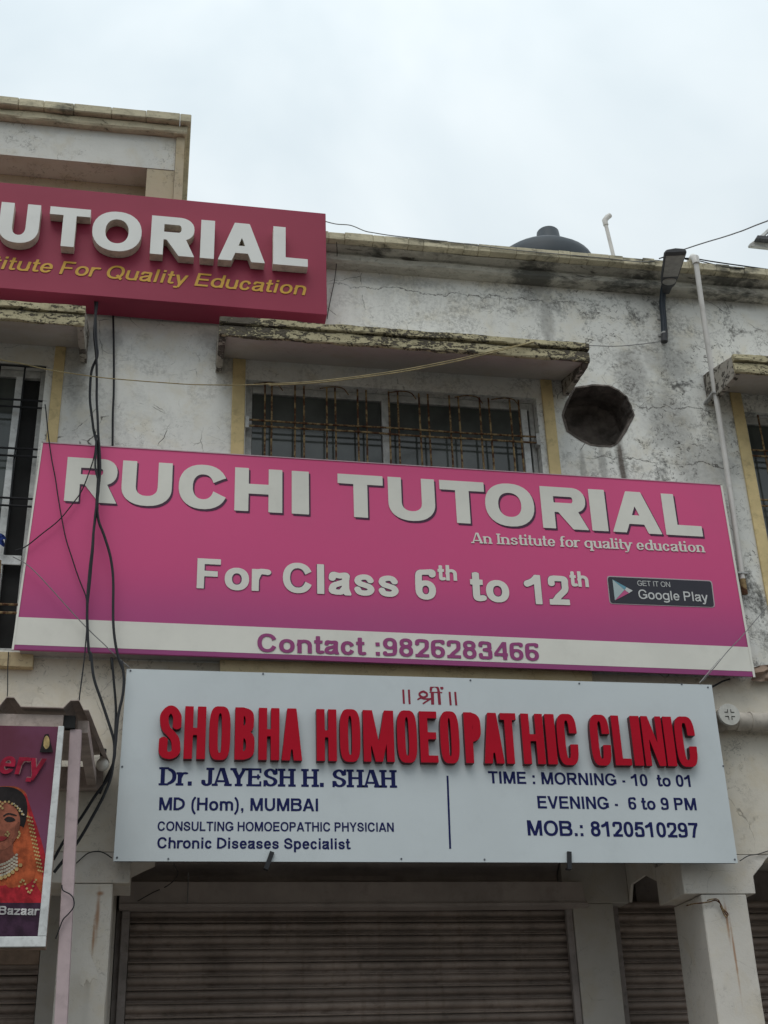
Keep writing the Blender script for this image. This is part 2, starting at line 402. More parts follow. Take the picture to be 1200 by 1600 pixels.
M['bluerag'] = simple('blue_cloth', (0.03, 0.06, 0.25), 0.9, 0.3, 30)
M['asphalt'] = simple('asphalt', (0.05, 0.05, 0.05), 0.9, 0.25, 3, 0.5, bscale=90)
M['paving'] = simple('paving', (0.24, 0.22, 0.20), 0.9, 0.2, 3, 0.4)
M['earth'] = simple('earth', (0.20, 0.17, 0.13), 0.95, 0.25, 0.6, 0.4)


# ------------------------------------------------------------------ lettering: letters drawn as strokes, outlined, then meshed
class Gl:
    def __init__(s, w, x0=-0.25, res=46, y0=-0.36, y1=1.12):
        s.w = w; s.res = res; s.x0 = x0; s.y0 = y0
        xs = np.arange(x0, w + 0.25, 1.0 / res) + 0.00137; ys = np.arange(y0, y1, 1.0 / res) + 0.00191
        s.X, s.Y = np.meshgrid(xs, ys); s.xs, s.ys = xs, ys
        s.F = np.full(s.X.shape, 9.0)

    def a(s, *ds):
        for d in ds: s.F = np.minimum(s.F, d)
        return s

    def c(s, *ds):
        for d in ds: s.F = np.maximum(s.F, -d)
        return s

    def rect(s, x0, y0, x1, y1):
        return np.maximum(np.maximum(x0 - s.X, s.X - x1), np.maximum(y0 - s.Y, s.Y - y1))

    def poly(s, pts):
        n = len(pts); d = np.full(s.X.shape, 9.0); ins = np.zeros(s.X.shape, bool)
        for i in range(n):
            ax, ay = pts[i]; bx, by = pts[(i + 1) % n]; ex, ey = bx - ax, by - ay; L = ex * ex + ey * ey + 1e-12
            t = np.clip(((s.X - ax) * ex + (s.Y - ay) * ey) / L, 0, 1)
            d = np.minimum(d, np.hypot(s.X - ax - t * ex, s.Y - ay - t * ey))
            if abs(ey) > 1e-9:
                cr = ((ay > s.Y) != (by > s.Y)) & (s.X < ex * (s.Y - ay) / ey + ax); ins ^= cr
        return np.where(ins, -d, d)

    def ring(s, x0, y0, x1, y1, t, h, n=2.2):
        cx, cy, rx, ry = (x0 + x1) / 2, (y0 + y1) / 2, (x1 - x0) / 2, (y1 - y0) / 2
        def se(rx, ry): return ((np.abs(s.X - cx) / rx) ** n + (np.abs(s.Y - cy) / ry) ** n) ** (1 / n) - 1
        return np.maximum(se(rx, ry) * min(rx, ry), -se(rx - t, ry - h) * min(rx - t, ry - h))

    def sp(s, pts, t, h=None, curve=True, ends=True):
        """stroke along a curve: t thick where it runs upright, h where it runs level"""
        h = h or t; k = h / t
        q = catmull([(p[0] * k, p[1], 0) for p in pts], 7) if curve else [Vector((p[0] * k, p[1], 0)) for p in pts]
        X, Y = s.X * k, s.Y; D = np.full(X.shape, 9.0); m = len(q) - 1
        for i in range(m):
            ax, ay, bx, by = q[i].x, q[i].y, q[i + 1].x, q[i + 1].y
            L = math.hypot(bx - ax, by - ay)
            if L < 1e-9: continue
            ux, uy = (bx - ax) / L, (by - ay) / L
            u = (X - ax) * ux + (Y - ay) * uy; v = np.abs(-(X - ax) * uy + (Y - ay) * ux)
            cl = np.clip(u, 0, L); d = np.hypot(u - cl, v) - h / 2
            if ends and i == 0: d = np.where(u < 0, np.maximum(v - h / 2, -u), d)
            if ends and i == m - 1: d = np.where(u > L, np.maximum(v - h / 2, u - L), d)
            D = np.minimum(D, d)
        return D

    def loops(s, tol=0.006):
        F = s.F.copy(); F[0, :] = F[-1, :] = 1; F[:, 0] = F[:, -1] = 1; F[np.abs(F) < 1e-9] = 1e-9
        ins = F < 0; nxt = {}; xs, ys = s.xs, s.ys
        mixed = ins[:-1, :-1].astype(int) + ins[1:, :-1] + ins[:-1, 1:] + ins[1:, 1:]
        def pt(e):
            j, i, o = e
            if o == 0:
                t = F[j, i] / (F[j, i] - F[j, i + 1]); return (xs[i] + (xs[i + 1] - xs[i]) * t, ys[j])
            t = F[j, i] / (F[j, i] - F[j + 1, i]); return (xs[i], ys[j] + (ys[j + 1] - ys[j]) * t)
        for j, i in zip(*np.where((mixed > 0) & (mixed < 4))):
            c = [ins[j, i], ins[j, i + 1], ins[j + 1, i + 1], ins[j + 1, i]]
            e = [(j, i, 0), (j, i + 1, 1), (j + 1, i, 0), (j, i, 1)]
            outs = [k for k in range(4) if c[k] and not c[(k + 1) % 4]]; ents = [k for k in range(4) if not c[k] and c[(k + 1) % 4]]
            for o in outs:
                # walk back from the exit to the entry of the same corner run
                b = o
                while c[(b - 1) % 4] and (b - 1) % 4 != o: b = (b - 1) % 4
                nxt[e[o]] = e[(b - 1) % 4]
        res = []
        while nxt:
            st, cur = nxt.popitem(); lp = [st]
            while cur != st:
                lp.append(cur); cur = nxt.pop(cur, st)
            p = np.array([pt(q) for q in lp])
            if len(p) < 6: continue
            res.append(rdp_loop(p, tol))
        return [r for r in res if len(r) > 2]


def rdp(p, tol):
    if len(p) < 3: return [0, len(p) - 1] if len(p) > 1 else [0]
    keep = [0, len(p) - 1]; st = [(0, len(p) - 1)]
    while st:
        a, b = st.pop()
        if b - a < 2: continue
        d = p[b] - p[a]; L = math.hypot(*d) + 1e-12; q = p[a + 1:b] - p[a]
        v = np.abs(q[:, 0] * d[1] - q[:, 1] * d[0]) / L
        i = int(np.argmax(v))
        if v[i] > tol: keep.append(a + 1 + i); st += [(a, a + 1 + i), (a + 1 + i, b)]
    return sorted(keep)


def rdp_loop(p, tol):
    c = p.mean(0); s = int(np.argmax(((p - c) ** 2).sum(1))); p = np.roll(p, -s, 0)
    h = int(np.argmax(((p - p[0]) ** 2).sum(1)))
    a = p[:h + 1]; b = np.vstack([p[h:], p[:1]])
    return [tuple(q) for q in np.vstack([a[rdp(a, tol)][:-1], b[rdp(b, tol)][:-1]])]


ADV = dict(A=1.0, B=1.0, C=1.02, D=1.0, E=.93, F=.86, G=1.09, H=1.0, I=.39, J=.78, L=.85, M=1.17, N=1.0, O=1.09, P=.93, Q=1.09, R=1.0, S=.93, T=.87, U=1.0,
           V=.95, Y=.95, a=.78, c=.76, d=.84, e=.78, f=.46, g=.84, h=.84, i=.39, l=.39, m=1.23, n=.84, o=.84, p=.84, q=.84, r=.54, s=.76, t=.47, u=.84, y=.78, z=.72)
for _c in '0123456789': ADV[_c] = .78
ADV.update({' ': .39, '.': .39, ',': .39, ':': .42, '-': .46, '(': .46, ')': .46})
TIGHT = set('AVTYyz')


def draw(ch, g, W, t, h, n=2.2, xh=0.73, sf=False):
    """adds the strokes of one character; W is its width, t and h its stroke widths; sf draws a roman with slab feet"""
    R_, S_, P_, O_ = g.rect, g.sp, g.poly, g.ring
    def feet(*xs, y=0.0, w=None, up=False):
        if sf:
            fw = w or t * 1.9
            for x in xs: g.a(R_(x - fw / 2, y - (0 if not up else h * 1.1), x + fw / 2, y + (h * 1.1 if not up else 0)))
    c = ch
    if c == 'I': g.a(R_(W / 2 - t / 2, 0, W / 2 + t / 2, 1)); feet(W / 2); feet(W / 2, y=1, up=True)
    elif c == 'H':
        g.a(R_(0, 0, t, 1), R_(W - t, 0, W, 1), R_(0, .5 - h / 2 + .02, W, .5 + h / 2 + .02)); feet(t / 2, W - t / 2); feet(t / 2, W - t / 2, y=1, up=True)
    elif c == 'L': g.a(R_(0, 0, t, 1), R_(0, 0, W, h))
    elif c == 'T': g.a(R_(W / 2 - t / 2, 0, W / 2 + t / 2, 1), R_(0, 1 - h, W, 1))
    elif c == 'E':
        g.a(R_(0, 0, t, 1), R_(0, 0, W, h), R_(0, 1 - h, W, 1), R_(0, .52 - h / 2, W * .93, .52 + h / 2))
        if sf: g.a(R_(W - h, 0, W, .28), R_(W - h, .74, W, 1), R_(W * .68, .38, W * .68 + h, .66), R_(-t * .4, 0, t, h), R_(-t * .4, 1 - h, t, 1))
    elif c == 'F': g.a(R_(0, 0, t, 1), R_(0, 1 - h, W, 1), R_(0, .50 - h / 2, W * .88, .50 + h / 2))
    elif c == 'N':
        g.a(R_(0, 0, t, 1), R_(W - t, 0, W, 1), P_([(0, 1), (t * 1.1, 1), (W, 0), (W - t * 1.1, 0)]))
    elif c == 'M':
        d = t * 1.15; g.a(R_(0, 0, t, 1), R_(W - t, 0, W, 1), P_([(0, 1), (d + t * .1, 1), (W / 2 + d * .42, 0), (W / 2 - d * .42, 0)]), P_([(W, 1), (W - d - t * .1, 1), (W / 2 - d * .42, 0), (W / 2 + d * .42, 0)]))
    elif c == 'A':
        a = .60 * t; tl = (t * .55 if sf else t * 1.08); tr = t * 1.08; k = W / 2 - a
        g.a(P_([(0, 0), (W / 2 - a, 1), (W / 2 + a, 1), (W, 0)]))
        def xl(y): return k * y + tl
        def xr(y): return W - k * y - tr
        y0 = .21; y1 = y0 + h * .95; ya = (W - tl - tr) / (2 * k)
        g.c(P_([(xl(-.3), -.3), (xl(y0), y0), (xr(y0), y0), (xr(-.3), -.3)]))
        if ya > y1: g.c(P_([(xl(y1), y1), (xl(ya), ya), (xr(y1), y1)]))
        feet(tl * .5, w=t * 1.5); feet(W - tr / 2, w=t * 1.9)
    elif c == 'V': k = W / 2 - .55 * t; g.a(P_([(0, 1), (t * 1.08, 1), (W / 2, .26), (W - t * 1.08, 1), (W, 1), (W / 2 + .55 * t, 0), (W / 2 - .55 * t, 0)]))
    elif c == 'Y':
        g.a(R_(W / 2 - t / 2, 0, W / 2 + t / 2, .46), P_([(0, 1), (t * 1.15, 1), (W / 2 + t / 2, .4), (W / 2 - t / 2, .4)]), P_([(W, 1), (W - (t * .8 if sf else t * 1.15), 1), (W / 2 - t / 2, .4), (W / 2 + t / 2, .4)]))
        feet(W / 2); feet(t * .6, W - t * .4, y=1, up=True, w=t * 1.6)
    elif c in 'OQ':
        g.a(O_(0, -.012, W, 1.012, t, h, n))
        if c == 'Q': g.a(P_([(W * .56, .24), (W * .68, .34), (W * 1.0, .03), (W * .9, -.09)]))
    elif c in 'CG':
        g.a(O_(0, -.012, W, 1.012, t, h, n))
        if n > 3: g.c(R_(W - t * 1.3, .40, W + .2, .62))
        else: g.c(P_([(W * .52, .5), (W * .9, .31 if c == 'C' else .5), (W * 1.3, .16 if c == 'C' else .5), (W * 1.3, .82), (W * .9, .70)]))
        if c == 'G': g.a(R_(W * .52, .52 - h, W - .005, .52), R_(W - t, .12, W - .005, .5))
    elif c == 'U':
        ry = min(.42, W * .5 / 1.0); g.a(np.maximum(O_(0, -.012, W, 2 * ry, t, h, n), g.Y - ry), R_(0, ry, t, 1), R_(W - t, ry, W, 1))
    elif c == 'J':
        g.a(R_(W - t, .25, W, 1), S_([(W - t / 2, .30), (W - t / 2 - .015, .14), (W * .5, h / 2 - .01), (t * .6, .13), (t * .5, .30)], t, h))
        feet(W - t / 2, y=1, up=True, w=t * 2.0)
    elif c == 'D':
        g.a(R_(0, 0, t, 1)); o = O_(-W, 0, W, 1, t, h, max(2.5, n)); g.a(np.maximum(o, .45 * W - g.X), R_(0, 0, W * .5, h), R_(0, 1 - h, W * .5, 1))
        if sf: g.a(R_(-t * .45, 0, t, h), R_(-t * .45, 1 - h, t, 1))
    elif c in 'PRB':
        lo = .43 if c != 'B' else .50
        w1 = W if c != 'B' else W * .96
        o = O_(w1 - 1.16 * (1 - lo), lo - h * .15, w1, 1, t, h, 2.3 if n < 3 else n) if n < 3 else O_(-w1, lo - h * .15, w1, 1, t, h, n)
        xm = w1 - .58 * (1 - lo) if n < 3 else w1 * .45
        g.a(R_(0, 0, t, 1), np.maximum(o, xm - g.X), R_(0, 1 - h, xm + .01, 1), R_(0, lo - h * .15, xm + .01, lo + h * .85))
        if c == 'B':
            hi = .50 + h * .5; o = O_(W - 1.16 * hi, 0, W, hi, t, h, 2.3) if n < 3 else O_(-W, 0, W, hi, t, h, n); xm = W - .58 * hi if n < 3 else W * .45
            g.a(np.maximum(o, xm - g.X), R_(0, 0, xm + .01, h))
        if c == 'R': g.a(P_([(W * .42, lo + h * .4), (W * .42 + t * 1.2, lo + h * .4), (W * 1.02, 0), (W * 1.02 - t * 1.22, 0), (W * .36, lo - h * .1)]))
    elif c == 'S':
        a, b = t / 2, h / 2; w = W - t; v = 1 - h
        pts = [(.95, .70), (.83, .89), (.5, 1.0), (.13, .90), (.03, .74), (.17, .585), (.5, .50), (.86, .40), (1, .25), (.86, .08), (.5, 0), (.13, .09), (-.01, .30)]
        if n > 3: pts = [(.99, .60), (.97, .86), (.5, 1.01), (.03, .88), (.03, .70), (.2, .56), (.5, .48), (.85, .36), (.98, .22), (.95, .06), (.5, -.01), (.03, .06), (.01, .36)]
        g.a(S_([(a + p[0] * w, b + p[1] * v) for p in pts], t, h))
        if sf: g.a(R_(W - h * 1.2, .68, W, 1.0), R_(0, 0, h * 1.2, .34))
    elif c == '0': g.a(O_(0, -.01, W, 1.01, t, h, 2.4))
    elif c == '1': g.a(R_(W * .62 - t / 2, 0, W * .62 + t / 2, 1), S_([(W * .60, .92), (W * .38, .78), (W * .05, .68)], t * .95))
    elif c == '2':
        g.a(R_(0, 0, W, h), S_([(t / 2, .70), (W * .2, .89), (W * .5, 1 - h / 2), (W * .82, .88), (W - t / 2, .70), (W * .80, .50), (W * .45, .27), (t * .62, .04)], t, h)).c(R_(-1, -1, W + 1, 0))
    elif c == '3':
        g.a(S_([(t * .55, .73), (W * .22, .90), (W * .5, 1 - h / 2), (W * .80, .88), (W - t * .62, .74), (W * .80, .59), (W * .40, .525)], t, h),
            S_([(W * .40, .525), (W * .82, .46), (W - t / 2, .28), (W * .82, .10), (W * .5, h / 2), (W * .2, .10), (t * .5, .28)], t, h))
    elif c == '4': g.a(R_(W * .78 - t / 2, 0, W * .78 + t / 2, 1), R_(0, .2, W, .2 + h)).a(P_([(0, .2), (0, .2 + h), (W * .78 - t / 2, 1), (W * .78, 1), (W * .78, .85), (h * .8, .2 + h * .7)]))
    elif c == '5':
        g.a(R_(W * .14, 1 - h, W * .95, 1), P_([(W * .14, 1), (W * .14 + t, 1), (t * 1.0, .44), (0, .46)]),
            S_([(t * .5, .50), (W * .42, .63), (W * .80, .55), (W - t / 2, .33), (W * .82, .11), (W * .45, h / 2), (W * .18, .10), (t * .5, .27)], t, h))
    elif c == '6': g.a(O_(0, -.01, W, .63, t, h * .92, 2.2), S_([(t / 2, .30), (t * .5, .60), (W * .22, .87), (W * .56, 1 - h / 2), (W * .84, .915), (W - t * .45, .80)], t, h * .92))
    elif c == '9': g.a(O_(0, .37, W, 1.01, t, h * .92, 2.2), S_([(W - t / 2, .70), (W - t * .5, .40), (W * .78, .13), (W * .44, h / 2), (W * .16, .085), (t * .45, .20)], t, h * .92))
    elif c == '7': g.a(R_(0, 1 - h, W, 1), S_([(W - t * .4, .92), (W * .62, .55), (W * .42, 0)], t * .98, h * 1.1)).c(R_(-1, -1, W + 1, 0))
    elif c == '8': g.a(O_(W * .04, .50 - h * .1, W * .96, 1.01, t * .95, h, 2.2), O_(0, -.01, W, .50 + h * .75, t, h, 2.2))
    elif c == 'o': g.a(O_(0, -.012, W, xh + .012, t, h, n))
    elif c in 'ce':
        g.a(O_(0, -.012, W, xh + .012, t, h, n))
        if c == 'c':
            g.c(P_([(W * .55, xh * .5), (W * .9, xh * .30), (W * 1.3, xh * .1), (W * 1.3, xh * .88), (W * .9, xh * .68)]))
            if sf: g.a(np.hypot(g.X - W * .82, g.Y - xh * .74) - t * .5)
        else:
            yb = xh * .42; g.a(R_(t * .5, yb, W - t * .3, yb + h * .82)).c(P_([(W * .62, yb), (W * 1.3, yb), (W * 1.3, xh * .1), (W * .94, xh * .28), (W * .6, xh * .30)]))
    elif c in 'nhmru':
        if c == 'u':
            r = W * .47; g.a(R_(0, r * .8, t, xh), R_(W - t, 0, W, xh), np.maximum(O_(0, -.012, W + .03, 2 * r, t, h, 2.3), g.Y - r)); feet(W - t * .3, w=t * 1.2); feet(t * .3, W - t * .7, y=xh, up=True, w=t * 1.4)
        elif c == 'r':
            g.a(R_(0, 0, t, xh), S_([(t * .5, xh * .55), (t * 1.0, xh * .86), (W * .80, xh - h * .42), (W * 1.04, xh - h * .5)], t, h)); feet(t / 2); feet(t * .3, y=xh, up=True, w=t * 1.3)
        else:
            k = 2 if c == 'm' else 1; w = (W + t * (k - 1)) / k; r = w * .47
            g.a(R_(0, 0, t, 1 if c == 'h' else xh)); feet(t * .3, y=(1 if c == 'h' else xh), up=True, w=t * 1.3)
            for i in range(k):
                x = i * (w - t); g.a(R_(x + w - t, 0, x + w, xh - r), np.maximum(O_(x - .03, xh - 2 * r, x + w, xh + .012, t, h, 2.3), xh - r - g.Y)); feet(x + w - t / 2)
            feet(t / 2)
    elif c in 'dqpgb':
        g.a(O_(-.01, -.012, W + .02, xh + .012, t, h, n)) if c in 'dqg' else g.a(O_(-.02, -.012, W + .01, xh + .012, t, h, n))
        if c == 'd': g.a(R_(W - t, 0, W, 1)); feet(W - t * .7, y=1, up=True, w=t * 1.4); feet(W - t * .2, w=t * 1.3)
        if c == 'q': g.a(R_(W - t, -.29, W, xh)); feet(W - t / 2, y=-.29)
        if c == 'p': g.a(R_(0, -.29, t, xh))
        if c == 'b': g.a(R_(0, 0, t, 1))
        if c == 'g': g.a(R_(W - t, -.05, W, xh), S_([(W - t / 2, .05), (W - t * .6, -.14), (W * .5, -.29 + h / 2), (t * .6, -.17)], t, h))
    elif c == 'a':
        g.a(R_(W * .94 - t, .04, W * .94, xh * .7), S_([(t * .5, xh * .72), (W * .22, xh * .92), (W * .5, xh - h / 2), (W * .80, xh * .90), (W * .94 - t / 2, xh * .66), (W * .94 - t / 2, xh * .3), (W - t * .35, 0)], t, h),
            S_([(W * .94 - t * .6, xh * .60), (W * .5, xh * .52), (t * .75, xh * .42), (t * .5, xh * .24), (W * .22, h * .55), (W * .55, h * .5), (W * .88 - t * .4, xh * .32)], t, h * .95)).c(R_(-1, -1, 3, -.012))
    elif c == 's':
        a, b = t / 2, h / 2; w = W - t; v = xh - h
        g.a(S_([(a + p[0] * w, b + p[1] * v) for p in [(.97, .76), (.80, .95), (.5, 1.0), (.15, .92), (.04, .74), (.2, .58), (.5, .50), (.86, .40), (.98, .22), (.82, .05), (.5, 0), (.15, .06), (0, .26)]], t * .95, h * .95))
    elif c in 'il':
        x = W / 2 - t / 2; g.a(R_(x, 0, x + t, xh if c == 'i' else 1)); feet(W / 2); feet(W / 2 - t * .2, y=(xh if c == 'i' else 1), up=True, w=t * 1.4)
        if c == 'i': g.a(R_(x, 1 - t * .92, x + t, 1) if not sf else np.hypot(g.X - x - t / 2, g.Y - 1 + t * .4) - t * .55)
    elif c == 't': g.a(S_([(W * .45, .95), (W * .45, .5), (W * .45, .16), (W * .62, h * .48), (W * 1.0, h * .6)], t, h), R_(0, xh - h * .95, W * .98, xh))
    elif c == 'f': g.a(S_([(W * .42, 0), (W * .42, .45), (W * .42, .80), (W * .62, 1 - h / 2), (W * 1.05, 1 - h * .55)], t, h), R_(0, xh - h * .95, W * .98, xh)); feet(W * .42)
    elif c == 'y':
        g.a(P_([(0, xh), (t * 1.1, xh), (W / 2 + t * .55, 0), (W / 2 - t * .5, 0)]), P_([(W, xh), (W - (t * .7 if sf else t * 1.1), xh), (W / 2 - t * .55, 0), (W * .36, -.12), (W * .36 + t * .7, -.28), (W * .52, -.24)]),
            R_(W * .08, -.29, W * .42, -.29 + h)); feet(t * .5, W - t * .4, y=xh, up=True, w=t * 1.6)
    elif c == 'z': g.a(R_(0, 0, W, h), R_(0, xh - h, W, xh), P_([(0, h * .6), (t * 1.2, h * .6), (W, xh - h * .6), (W - t * 1.2, xh - h * .6)]))
    elif c == '.': g.a(R_(W / 2 - t * .5, 0, W / 2 + t * .5, t))
    elif c == ',': g.a(R_(W / 2 - t * .5, 0, W / 2 + t * .5, t), P_([(W / 2, .02), (W / 2 + t * .5, .02), (W / 2 + t * .3, -.14), (W / 2 - t * .3, -.18)]))
    elif c == ':': g.a(R_(W / 2 - t * .5, 0, W / 2 + t * .5, t), R_(W / 2 - t * .5, xh - t, W / 2 + t * .5, xh))
    elif c == '-': g.a(R_(.03, .27, W - .03, .27 + h))
    elif c == '(': g.a(S_([(W, 1.02), (W * .45, .75), (W * .3, .38), (W * .45, .02), (W, -.26)], t * .85))
    elif c == ')': g.a(S_([(0, 1.02), (W * .55, .75), (W * .7, .38), (W * .55, .02), (0, -.26)], t * .85))
    return g


_gc = {}


def glyph(ch, W, t, h, n=2.2, xh=.73, sf=False, res=46):
    key = (ch, round(W, 3), t, h, n, xh, sf, res)
    if key not in _gc: _gc[key] = draw(ch, Gl(W, res=res), W, t, h, n, xh, sf).loops(0.25 / res)
    return _gc[key]


def frame(bl, br, tl, y):
    """baseline frame on the plane Y=y from three points of the photograph: origin, unit along, cap height"""
    o = P(*bl, y); e = P(*br, y) - o; hz = (P(*tl, y) - o).z - 0.0
    e.y = 0
    return o, e.normalized(), e.length, abs(hz)


class Line:
    def __init__(s, ms): s.ms = ms

    def build(s, name, m, parent):
        o = bpy.data.objects.new(name, None); link(o, parent)
        for q in s.ms: q.build('letter', m, o)
        return o


def text_mesh(s, fr, y, t=.2, h=None, n=2.2, xh=.73, sf=False, shear=0.0, res=56, depth=0.0015, track=0.0, right=False, scalex=None, adv=None):
    """one MB holding a whole printed line, fitted between the ends of its frame"""
    o, e, L, H = fr; h = h or t * .86; x = 0; items = []; A = adv or ADV
    for ch in s:
        a = A[ch]
        if ch != ' ':
            pad = .02 if ch in TIGHT else (.05 if ch in 'OCQGocedgqSsa0123456789DrtfB' else .075)
            if ch in 'ftr': pad = .03
            items.append((ch, x + pad, a - 2 * pad))
        x += a + track
    x0 = items[0][1]; x1 = items[-1][1] + items[-1][2]
    k = L / (x1 - x0) if scalex is None else scalex
    out = []
    for ch, gx, w in items:
        lp = glyph(ch, w, t, h, n, xh, sf, res)
        if not lp: continue
        def to3(u, v, yy, gx=gx):
            q = o + e * ((gx - (x1 if right else x0) + u + shear * v) * k); return (q.x, yy, q.z + v * H)
        out.append(plate(lp, y, y + depth, to3))
    return Line(out), k


def letter_at(ch, px0, px1, fr, y, t, h=None, n=2.2, depth=.002, ymid=None, W=None, dx=0.0, dz=0.0, res=84, sf=False):
    """one letter between two columns of the photograph; t is the stem as a share of the cap height"""
    o, e, L, H = fr; H = abs(H)
    u0 = (P(px0, ymid(px0), y) - o).dot(e); u1 = (P(px1, ymid(px1), y) - o).dot(e)
    Wn = (u1 - u0) / H
    lp = glyph(ch, Wn, t, h or t * .86, n, .73, sf, res)
    def to3(u, v, yy):
        q = o + e * (u0 + u * H + dx); return (q.x, yy, q.z + v * H + dz)
    return plate(lp, y, y + depth, to3)


# ------------------------------------------------------------------ ground
def ground(name, m, x0, x1, y0, y1, z, t=0.0):
    mb = MB()
    if t: mb.box(x0, x1, y0, y1, z - t, z)
    else: mb.add([(x0, y0, z), (x1, y0, z), (x1, y1, z), (x0, y1, z)], [(0, 1, 2, 3)])
    o = mb.build(name, m); o['kind'] = 'structure'; return o


ground('ground', M['earth'], -400, 400, -400, 400, -0.016)
ground('road', M['asphalt'], -60, 60, -14, -2.2, -0.004)
ground('pavement', M['paving'], -12, 16, -2.2, 9.0, 0.13, 0.13)

# ------------------------------------------------------------------ the building
BD = thing('commercial_building', 'weathered white two storey shop building with cracked plaster and flat parapet', 'building')
XL, XR = -4.2, 8.2
ZS = 4.12
hole = [(P(860 + a / 3.53, 360 + b / 3.53, 0).x, P(860 + a / 3.53, 360 + b / 3.53, 0).z) for a, b in
        ((68, 1020), (90, 955), (135, 870), (230, 856), (320, 860), (375, 885), (420, 920), (442, 968), (458, 1020), (425, 1090), (390, 1146), (360, 1180), (335, 1192), (220, 1182), (150, 1145), (95, 1108))]
_h = []
for i_, p_ in enumerate(hole):
    q_ = hole[(i_ + 1) % len(hole)]; _h.append(p_)
    for t_ in (.33, .67): _h.append((p_[0] + (q_[0] - p_[0]) * t_ + random.uniform(-.0025, .0025), p_[1] + (q_[1] - p_[1]) * t_ + random.uniform(-.0025, .0025)))
hole = _h
def rect_loop(a, b, c, d): return [(a, c), (b, c), (b, d), (a, d)]
WIN = [(-2.7, -0.80, 4.16, 6.06), (0.452, 2.385, 4.16, 6.055), (3.87, 5.8, 4.16, 6.06)]
plate([rect_loop(XL, XR, ZS, 7.02)] + [rect_loop(*w) for w in WIN] + [hole], 0.0, 0.23).build('wall', M['upper'], BD)['label'] = 'cracked and mould stained white upper wall'
lower = [(XL, 3.05), (XR, 3.05), (XR, ZS), (XL, ZS)]
plate([lower], 0.0, 0.25).build('wall', M['lower'], BD)['label'] = 'cream lower wall behind the clinic sign'
# flank walls, back wall, slabs
mb = MB(); mb.box(XL, XL + .2, .26, 7.0, 0.13, 7.0).box(XR - .2, XR, .26, 7.0, 0.13, 7.0).box(XL, XR, 7.003, 7.2, 0.13, 7.0)
mb.build('wall', M['tower'], BD)['label'] = 'plain side and back walls'
MB().box(XL + .21, XR - .21, 0.26, 6.99, 3.18, 3.35).box(XL + .21, XR - .21, 1.4, 6.99, 6.6, 6.75).build('floor_slab', M['soffit'], BD)
MB().box(XL + .01, XR - .01, 0.24, 7.0, 6.76, 6.9).build('roof', M['tower'], BD)
# dark interior seen through the hole and the windows
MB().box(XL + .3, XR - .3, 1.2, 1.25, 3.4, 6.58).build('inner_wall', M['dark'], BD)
cv = MB(); n = len(hole); cx = sum(p[0] for p in hole) / n; cz = sum(p[1] for p in hole) / n
rings = []
for j, (s, y) in enumerate(((1.0, 0.232), (0.93, 0.25), (0.75, 0.285), (0.45, 0.30))):
    b = len(cv.v)
    for p in hole: cv.v.append((cx + (p[0] - cx) * s + random.uniform(-.012, .012), y, cz + (p[1] - cz) * s + random.uniform(-.012, .012)))
    rings.append(b)
for a, b in zip(rings, rings[1:]): cv.f += [(a + i, a + (i + 1) % n, b + (i + 1) % n, b + i) for i in range(n)]
cv.f.append(tuple(rings[-1] + i for i in range(n)))
cv.build('exhaust_hole', M['soot'], BD)
# sooty lining of the hole
ln = MB(); b0 = 0
rg = []
for s, y in ((1.035, -0.003), (0.985, -0.006), (0.955, 0.06), (0.95, 0.235)):
    rg.append(len(ln.v))
    for i, p in enumerate(hole):
        q = s + random.uniform(-.009, .009) * (1 if y < 0.1 else 0); ln.v.append((cx + (p[0] - cx) * q, y, cz + (p[1] - cz) * q))
for a, b in zip(rg, rg[1:]): ln.f += [(a + i, a + (i + 1) % n, b + (i + 1) % n, b + i) for i in range(n)]
ln.build('hole_rim', M['soot'], BD)


def sweep(prof, x0, x1, name, m, parent, jit=0.004, stp=0.05, zslope=0.0):
    """a moulding: profile points (y, z) carried along x with the unevenness of old cement"""
    nseg = max(2, int((x1 - x0) / stp)); mb = MB(); k = len(prof)
    for i in range(nseg + 1):
        x = x0 + (x1 - x0) * i / nseg
        for j, (y, z) in enumerate(prof):
            q = Vector((x * 7, j * 3.1, 1.7)); a = noise.noise(q) * jit * 2 + noise.noise(q * 4) * jit; b = noise.noise(q + Vector((9, 5, 3))) * jit * 2 + noise.noise(q * 4 + Vector((9, 5, 3))) * jit
            if y > -0.02: a = b = 0
            mb.v.append((x, y + a, z + b))
    for i in range(nseg):
        for j in range(k):
            mb.f.append((i * k + j, i * k + (j + 1) % k, (i + 1) * k + (j + 1) % k, (i + 1) * k + j))
    mb.f.append(tuple(range(k))); mb.f.append(tuple(nseg * k + j for j in range(k)))
    return mb.build(name, m, parent)


# cornice: lower band, cove, coping of short cement lengths
CN = sweep([(0.0, 6.985), (-0.085, 6.985), (-0.10, 7.0), (-0.10, 7.04), (-0.075, 7.048), (-0.085, 7.06), (-0.12, 7.075), (-0.15, 7.085), (0.0, 7.085)], XL, XR, 'cornice', M['band'], BD, 0.003, 0.06)
x = XL; i = 0
while x < XR - .05:
    w = random.uniform(.10, .155); x2 = min(XR, x + w * random.choice((.75, 1, 1.35)))
    dy = random.uniform(-.005, .005); dz = random.uniform(-.004, .003)
    mb = MB().box(x + .0008, x2 - .0008, -0.205 + dy, 0.24, 7.088, 7.148 + dz)
    mb.build('coping_block', M['coping'], CN, bevel=0.0035, bseg=1); x = x2
# parapet back and roof room the tank stands on
MB().box(2.6, 6.0, 3.0, 6.6, 6.905, 9.45).build('roof_room', M['tower'], BD)

